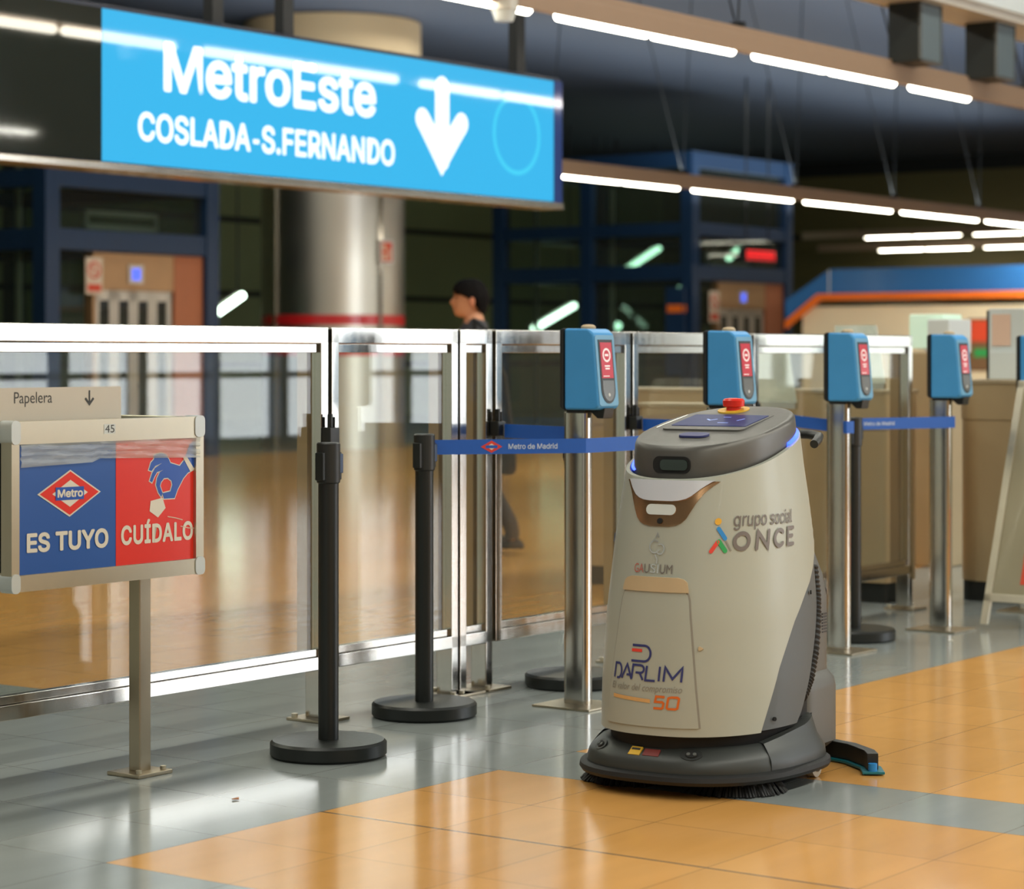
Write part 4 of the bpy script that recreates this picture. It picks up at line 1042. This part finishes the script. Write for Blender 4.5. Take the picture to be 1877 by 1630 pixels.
# bumper skirt
def sk(a, b, z, ar=.25, n=2.6):
    return [((a if math.cos(t) > 0 else ar)*np.sign(math.cos(t))*abs(math.cos(t))**(2/n), b*np.sign(math.sin(t))*abs(math.sin(t))**(2/n), z) for t in ts]
G().loft([sk(.405, .30, .045), sk(.42, .312, .052), sk(.424, .315, .075), sk(.418, .308, .098), sk(.410, .302, .108), sk(.375, .278, .132), sk(.36, .265, .136), sk(.33, .24, .134)]).build('bumper_skirt', M['skirt'], rb)
G().loft([sk(.418, .308, .036), sk(.44, .328, .040), sk(.447, .334, .050), sk(.444, .332, .062), sk(.43, .320, .068), sk(.418, .308, .066)]).build('bumper_strip', M['rubber'], rb)
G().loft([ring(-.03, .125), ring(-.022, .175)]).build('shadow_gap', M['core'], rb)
def ch(t, k_, off=0.0, up=0.0):
    n = 2.6; a, b = .413-.04*k_+off, .303-.028*k_+off
    if math.cos(t) < 0: a = .25
    return (a*np.sign(math.cos(t))*abs(math.cos(t))**(2/n), b*np.sign(math.sin(t))*abs(math.sin(t))**(2/n), .1035+.034*k_+up)
def chm(t0, hw): return lambda x, y, d: ch(t0+x*hw, .42+y*.5, d*.6, d*.8)
for t0 in (-.58, .33):
    so = G().prism(ellipse(0, 0, .105, .75, 24), chm(t0, 1), -.004, .003).build('sensor_recess', M['blackpl'], rb)
    G().prism(ellipse(0, 0, .06, .42, 20), chm(t0, 1), .0, .005).build('sensor_eye', M['core'], so)
    G().prism(ellipse(.03, 0, .018, .2, 14), chm(t0, 1), .003, .0065).prism(ellipse(-.03, 0, .018, .2, 14), chm(t0, 1), .003, .0065).build('sensor_lens', M['valgrey'], so)
lb = G().prism([(-.05, -.55), (.04, -.55), (.04, .55), (-.05, .55)], chm(-.085, 1), -.002, .003).build('warning_label', M['yellow'], rb)
G().prism([(-.04, .1), (.03, .1), (.03, .35), (-.04, .35)], chm(-.085, 1), .002, .0036).build('label_print', M['dkprint'], lb)
G().prism([(-.03, -.5), (.05, -.5), (.05, .4), (-.03, .4)], chm(.005, 1), -.002, .0028).build('stop_label', pm('dark_red_label', (120, 44, 40), .5, 0, .05, 20), rb)
# side skirt, darker step behind the seam
for sgn in (1, -1):
    rings = []
    for z, off in ((.052, .001), (.075, .004), (.096, .001), (.130, -.020), (.178, -.034)):
        r_ = []
        for k in range(15):
            t = sgn*(1.12+1.15*k/14)
            a, b = .42, .312; n = 2.6; a = .42 if math.cos(t) > 0 else .25
            x = (a+off)*np.sign(math.cos(t))*abs(math.cos(t))**(2/n); y = (b+off)*np.sign(math.sin(t))*abs(math.sin(t))**(2/n)
            zz = z
            if z > .12: zz = .120+(z-.120)*(.30+.70*min(1, k/9))
            r_.append((x, y, zz))
        rings.append(r_)
    rings.append([(x*.9, y*.9, z) for x, y, z in rings[-1]])
    G().loft(rings, False, False, closed=False).build('side_skirt', M['skirt'], rb)
    # scrub brush, caster, drive wheel
    g = G().cyl((.20, .165*sgn), .115, .02, .06, 40)
    for q in range(90):
        a = 2*math.pi*q/90+.02*random.random(); r0, r1 = .09+.02*random.random(), .128+.02*random.random()
        g.tube([(.20+r0*math.cos(a), .165*sgn+r0*math.sin(a), .045), (.20+r1*math.cos(a), .165*sgn+r1*math.sin(a), .002)], .005, 5)
    g.build('scrub_brush', M['rubber'], rb)
    w = G().tube([(-.11, .255*sgn, .034), (-.11, .275*sgn, .034)], .034, 24).build('caster_wheel', M['alucap'], rb)
    G().tube([(-.11, .274*sgn, .034), (-.11, .279*sgn, .034)], .018, 18).build('wheel_hub', M['valgrey'], w)
    G().tube([(-.14, .16*sgn, .085), (-.14, .20*sgn, .085)], .085, 28).build('drive_wheel', M['rubber'], rb)
# squeegee
arcp = [(-.21, .405), (-.29, .36), (-.37, .27), (-.42, .15), (-.435, 0), (-.42, -.15), (-.37, -.27), (-.29, -.36), (-.21, -.405)]
def sweep(pts, o0, o1, z0, z1):
    rings = []
    for i, (x, y) in enumerate(pts):
        a = Vector(pts[max(i-1, 0)]); b = Vector(pts[min(i+1, len(pts)-1)]); d = (b-a).normalized(); n = Vector((d.y, -d.x))
        if n.x > 0: n = -n
        rings.append([(x+n.x*o, y+n.y*o, z) for o, z in ((o0, z0), (o1, z0), (o1, z1), (o0, z1))])
    return G().loft(rings)
sweep(arcp, -.03, .035, .004, .012).build('squeegee_blade', M['teal'], rb, bevel=.002)
sweep([(-.235, .395)]+arcp[1:-1]+[(-.235, -.395)], -.018, .016, .012, .062).build('squeegee_bar', M['blackpl'], rb, bevel=.004)
for sy in (1, -1):
    G().cyl((-.225, .398*sy), .013, .012, .034, 16).build('squeegee_knob', M['bluprint'], rb)
    G().box(-.40, -.34, .05*sy-.015, .05*sy+.015, .03, .07).build('squeegee_arm', M['blackpl'], rb)
# rear handle
G().tube([(-.26, -.15, .975), (-.33, -.155, .985), (-.40, -.14, .985), (-.43, -.10, .982), (-.44, .0, .98), (-.43, .10, .98), (-.405, .145, .975), (-.35, .165, .965), (-.315, .17, .955)], [.014]*8+[.013], 14).build('push_handle', M['blackpl'], rb)

# ---------------------------------------------------------------- person behind the barrier
def person(X, Y):
    t = thing('person', 'dark-haired person in a charcoal shirt walking left behind the glass barrier', 'person', *uv(X, Y), 0, math.pi)
    # local frame: +x is the walking direction (picture left), y towards the back of the hall -> camera side is +y after the turn
    def skin(name, joints, edges, mat, par, sub=2):
        me = bpy.data.meshes.new(name); me.from_pydata([j[:3] for j in joints], edges, [])
        o = bpy.data.objects.new(name, me); COL.objects.link(o)
        sk_ = o.modifiers.new('s', 'SKIN'); o.modifiers.new('d', 'SUBSURF').levels = sub; o.modifiers['d'].render_levels = sub
        for d, j in zip(me.skin_vertices[0].data, joints):
            d.radius = (j[3], j[4] if len(j) > 4 else j[3])
        me.skin_vertices[0].data[0].use_root = True
        dg = bpy.context.evaluated_depsgraph_get(); ev = o.evaluated_get(dg)
        m2 = bpy.data.meshes.new_from_object(ev); bpy.data.objects.remove(o)
        return m2
    J = [(0, 0, .93, .12, .15), (0, 0, 1.08, .10, .135), (.005, 0, 1.24, .11, .15), (-.005, 0, 1.37, .085, .13), (-.015, 0, 1.44, .064), (-.002, 0, 1.50, .060),
         (-.01, .12, 1.375, .06), (-.01, .18, 1.35, .052), (-.04, .215, 1.09, .04), (.03, .22, .85, .03), (.045, .22, .80, .03),
         (-.01, -.12, 1.375, .06), (-.01, -.18, 1.35, .052), (.06, -.215, 1.10, .04), (.16, -.20, .90, .03), (.19, -.195, .86, .03),
         (.01, .09, .88, .095), (.13, .095, .50, .062), (.02, .095, .12, .042), (.04, .095, .05, .04), (.16, .095, .03, .03),
         (-.01, -.09, .88, .095), (-.04, -.095, .50, .062), (-.24, -.095, .17, .042), (-.25, -.095, .09, .04), (-.14, -.095, .03, .03)]
    E = [(0, 1), (1, 2), (2, 3), (3, 4), (4, 5), (3, 6), (6, 7), (7, 8), (8, 9), (9, 10), (3, 11), (11, 12), (12, 13), (13, 14), (14, 15), (0, 16), (16, 17), (17, 18), (18, 19), (19, 20), (0, 21), (21, 22), (22, 23), (23, 24), (24, 25)]
    body = skin('body', J, E, M['skin'], t)
    vs = [tuple(v.co) for v in body.vertices]; fs = [tuple(p.vertices) for p in body.polygons]
    g = G().add(vs, fs)
    # head rings: z, front x, back x, half width, nose bump
    H0 = 1.455
    rows = [(0, .055, -.035, .042, 0), (.012, .082, -.045, .05, 0), (.03, .092, -.055, .056, 0), (.05, .093, -.07, .062, .004), (.062, .095, -.082, .065, .006), (.078, .092, -.09, .068, .014), (.09, .093, -.096, .070, .026), (.105, .092, -.1, .072, .020), (.122, .086, -.103, .074, .010), (.135, .090, -.104, .075, .004), (.155, .092, -.102, .076, 0), (.18, .082, -.096, .072, 0), (.20, .062, -.08, .060, 0), (.215, .03, -.05, .038, 0), (.221, .0, -.02, .012, 0)]
    rings = []
    for dz, xf, xb, w, nb in rows:
        r_ = []
        for k in range(40):
            a = 2*math.pi*k/40; c = (xf+xb)/2; L_ = (xf-xb)/2
            x = c+L_*math.cos(a); y = w*math.sin(a)
            d = (a+math.pi) % (2*math.pi)-math.pi
            x += nb*math.exp(-(d/.2)**2)
            r_.append((x+.02, y, H0+dz))
        rings.append(r_)
    g.loft(rings)
    # hands: palm, four fingers, thumb
    for (hx, hy, hz, sg) in ((.05, .22, .79, 1), (.20, -.195, .845, -1)):
        g.loft([[(hx+.04*math.cos(a)*k, hy+.016*math.sin(a)*k, hz-d) for a in [2*math.pi*i/12 for i in range(12)]] for d, k in ((0, .7), (.03, 1), (.085, .95), (.095, .7))])
        for i, ln in enumerate((.062, .072, .068, .052)):
            fx = hx+.03-.02*i
            g.tube([(fx, hy, hz-.085), (fx+.004, hy-sg*.004, hz-.085-ln*.5), (fx+.002, hy-sg*.016, hz-.085-ln)], [.009, .0085, .006], 8)
        g.tube([(hx+.03, hy-sg*.006, hz-.03), (hx+.055, hy-sg*.014, hz-.06), (hx+.056, hy-sg*.02, hz-.09)], [.011, .010, .007], 8)
    bo = g.build('body', M['skin'], t)
    # ears, eye, brow, mouth
    for s_ in (1, -1):
        G().loft([[(.0+.017*math.cos(a)*k, s_*(.086+d), 1.548+.03*math.sin(a)*k) for a in [2*math.pi*i/16 for i in range(16)]] for d, k in ((-.014, .7), (.004, 1), (.012, .8))]).build('ear', pm('ear_skin', (206, 132, 98), .5, 0, .04, 20) if s_ > 0 else M['skin'], t)
        G().loft([[(.097+.006*math.cos(a)*k, s_*.036+s_*d, 1.578+.005*math.sin(a)*k) for a in [2*math.pi*i/12 for i in range(12)]] for d, k in ((0, 1), (.012, .8))]).build('eye', M['hair'], t)
        G().tube([(.105, s_*.02, 1.597), (.098, s_*.045, 1.600), (.08, s_*.062, 1.594)], .005, 8).build('eyebrow', M['hair'], t)
    G().tube([(.108, -.02, 1.510), (.114, 0, 1.512), (.108, .02, 1.510)], .004, 8).build('mouth', M['pinkprint'], t)
    # hair: thick cap with fringe and nape
    rng = random.Random(3); rings = []
    for i in range(13):
        ph = i/12
        r_ = []
        for k in range(44):
            a = 2*math.pi*k/44
            fr = .5+.5*math.cos(a)
            zb = float(np.interp(math.degrees(math.acos(math.cos(a))), [0, 40, 75, 92, 108, 122, 180], [1.612, 1.606, 1.585, 1.555, 1.572, 1.495, 1.470]))
            ang = ph*math.pi/2
            z = zb+(1.692-zb)*math.sin(ang)
            k_ = math.cos(ang)**.75 if ph < 1 else 0.02
            wob = 1+.045*rng.random()
            lo = 1-.34*max(0, (1.575-z)/.10)
            x = .006+(.114 if math.cos(a) > 0 else .122)*math.cos(a)*k_*wob*lo; y = .092*math.sin(a)*k_*wob*lo
            r_.append((x, y, z))
        rings.append(r_)
    G().loft(rings).build('hair', M['hair'], t)
    def cloth(keep, grow, name, mat):
        bm = bmesh.new(); bm.from_mesh(body); bm.normal_update()
        for v in bm.verts: v.co += v.normal*grow
        bmesh.ops.delete(bm, geom=[v for v in bm.verts if not keep(v.co)], context='VERTS')
        me = bpy.data.meshes.new(name); bm.to_mesh(me); bm.free(); me.materials.append(mat)
        for p in me.polygons: p.use_smooth = True
        o = bpy.data.objects.new(name, me); COL.objects.link(o); o.parent = t
        return o
    cloth(lambda c: c.z < 1.445-.4*max(c.x, 0) and ((c.z > .86 and abs(c.y) < .19) or c.z > 1.13), .014, 'shirt', M['shirt'])
    cloth(lambda c: c.z < .98 and c.z > .07 and abs(c.y) < .185, .012, 'trousers', M['trouser'])
    for x, y, z in ((.06, .095, 0), (-.22, -.095, .03)):
        G().loft([[(x+.13*math.cos(a)*k+.03, y+.045*math.sin(a)*k, z+d) for a in [2*math.pi*i/20 for i in range(20)]] for d, k in ((0, .95), (.02, 1), (.05, .85), (.08, .5))]).build('shoe', M['shoe'], t)
    return t
PXX, PYY = (866-938.5)/4400*14.7, 14.7
person(PXX, PYY)
bg = thing('shoulder_bag', 'black bag hanging at the hip of the walking person', 'bag', *uv(PXX+.14, PYY-.16), .50, math.pi)
G().loft([[(x*k-.0, y*k, z) for x, y in rrect(-.13, .13, -.05, .05, .03)] for z, k in ((0, .9), (.03, 1), (.26, .95), (.30, .8))]).build('body', M['bag'], bg)
G().tube([(-.1, .0, .28), (-.06, .06, .6), (.06, .10, .88), (.13, .02, .94)], .012, 8).tube([(.1, 0, .28), (.1, .05, .6), (.12, .06, .88), (.13, .02, .94)], .012, 8).build('strap', M['bag'], bg)
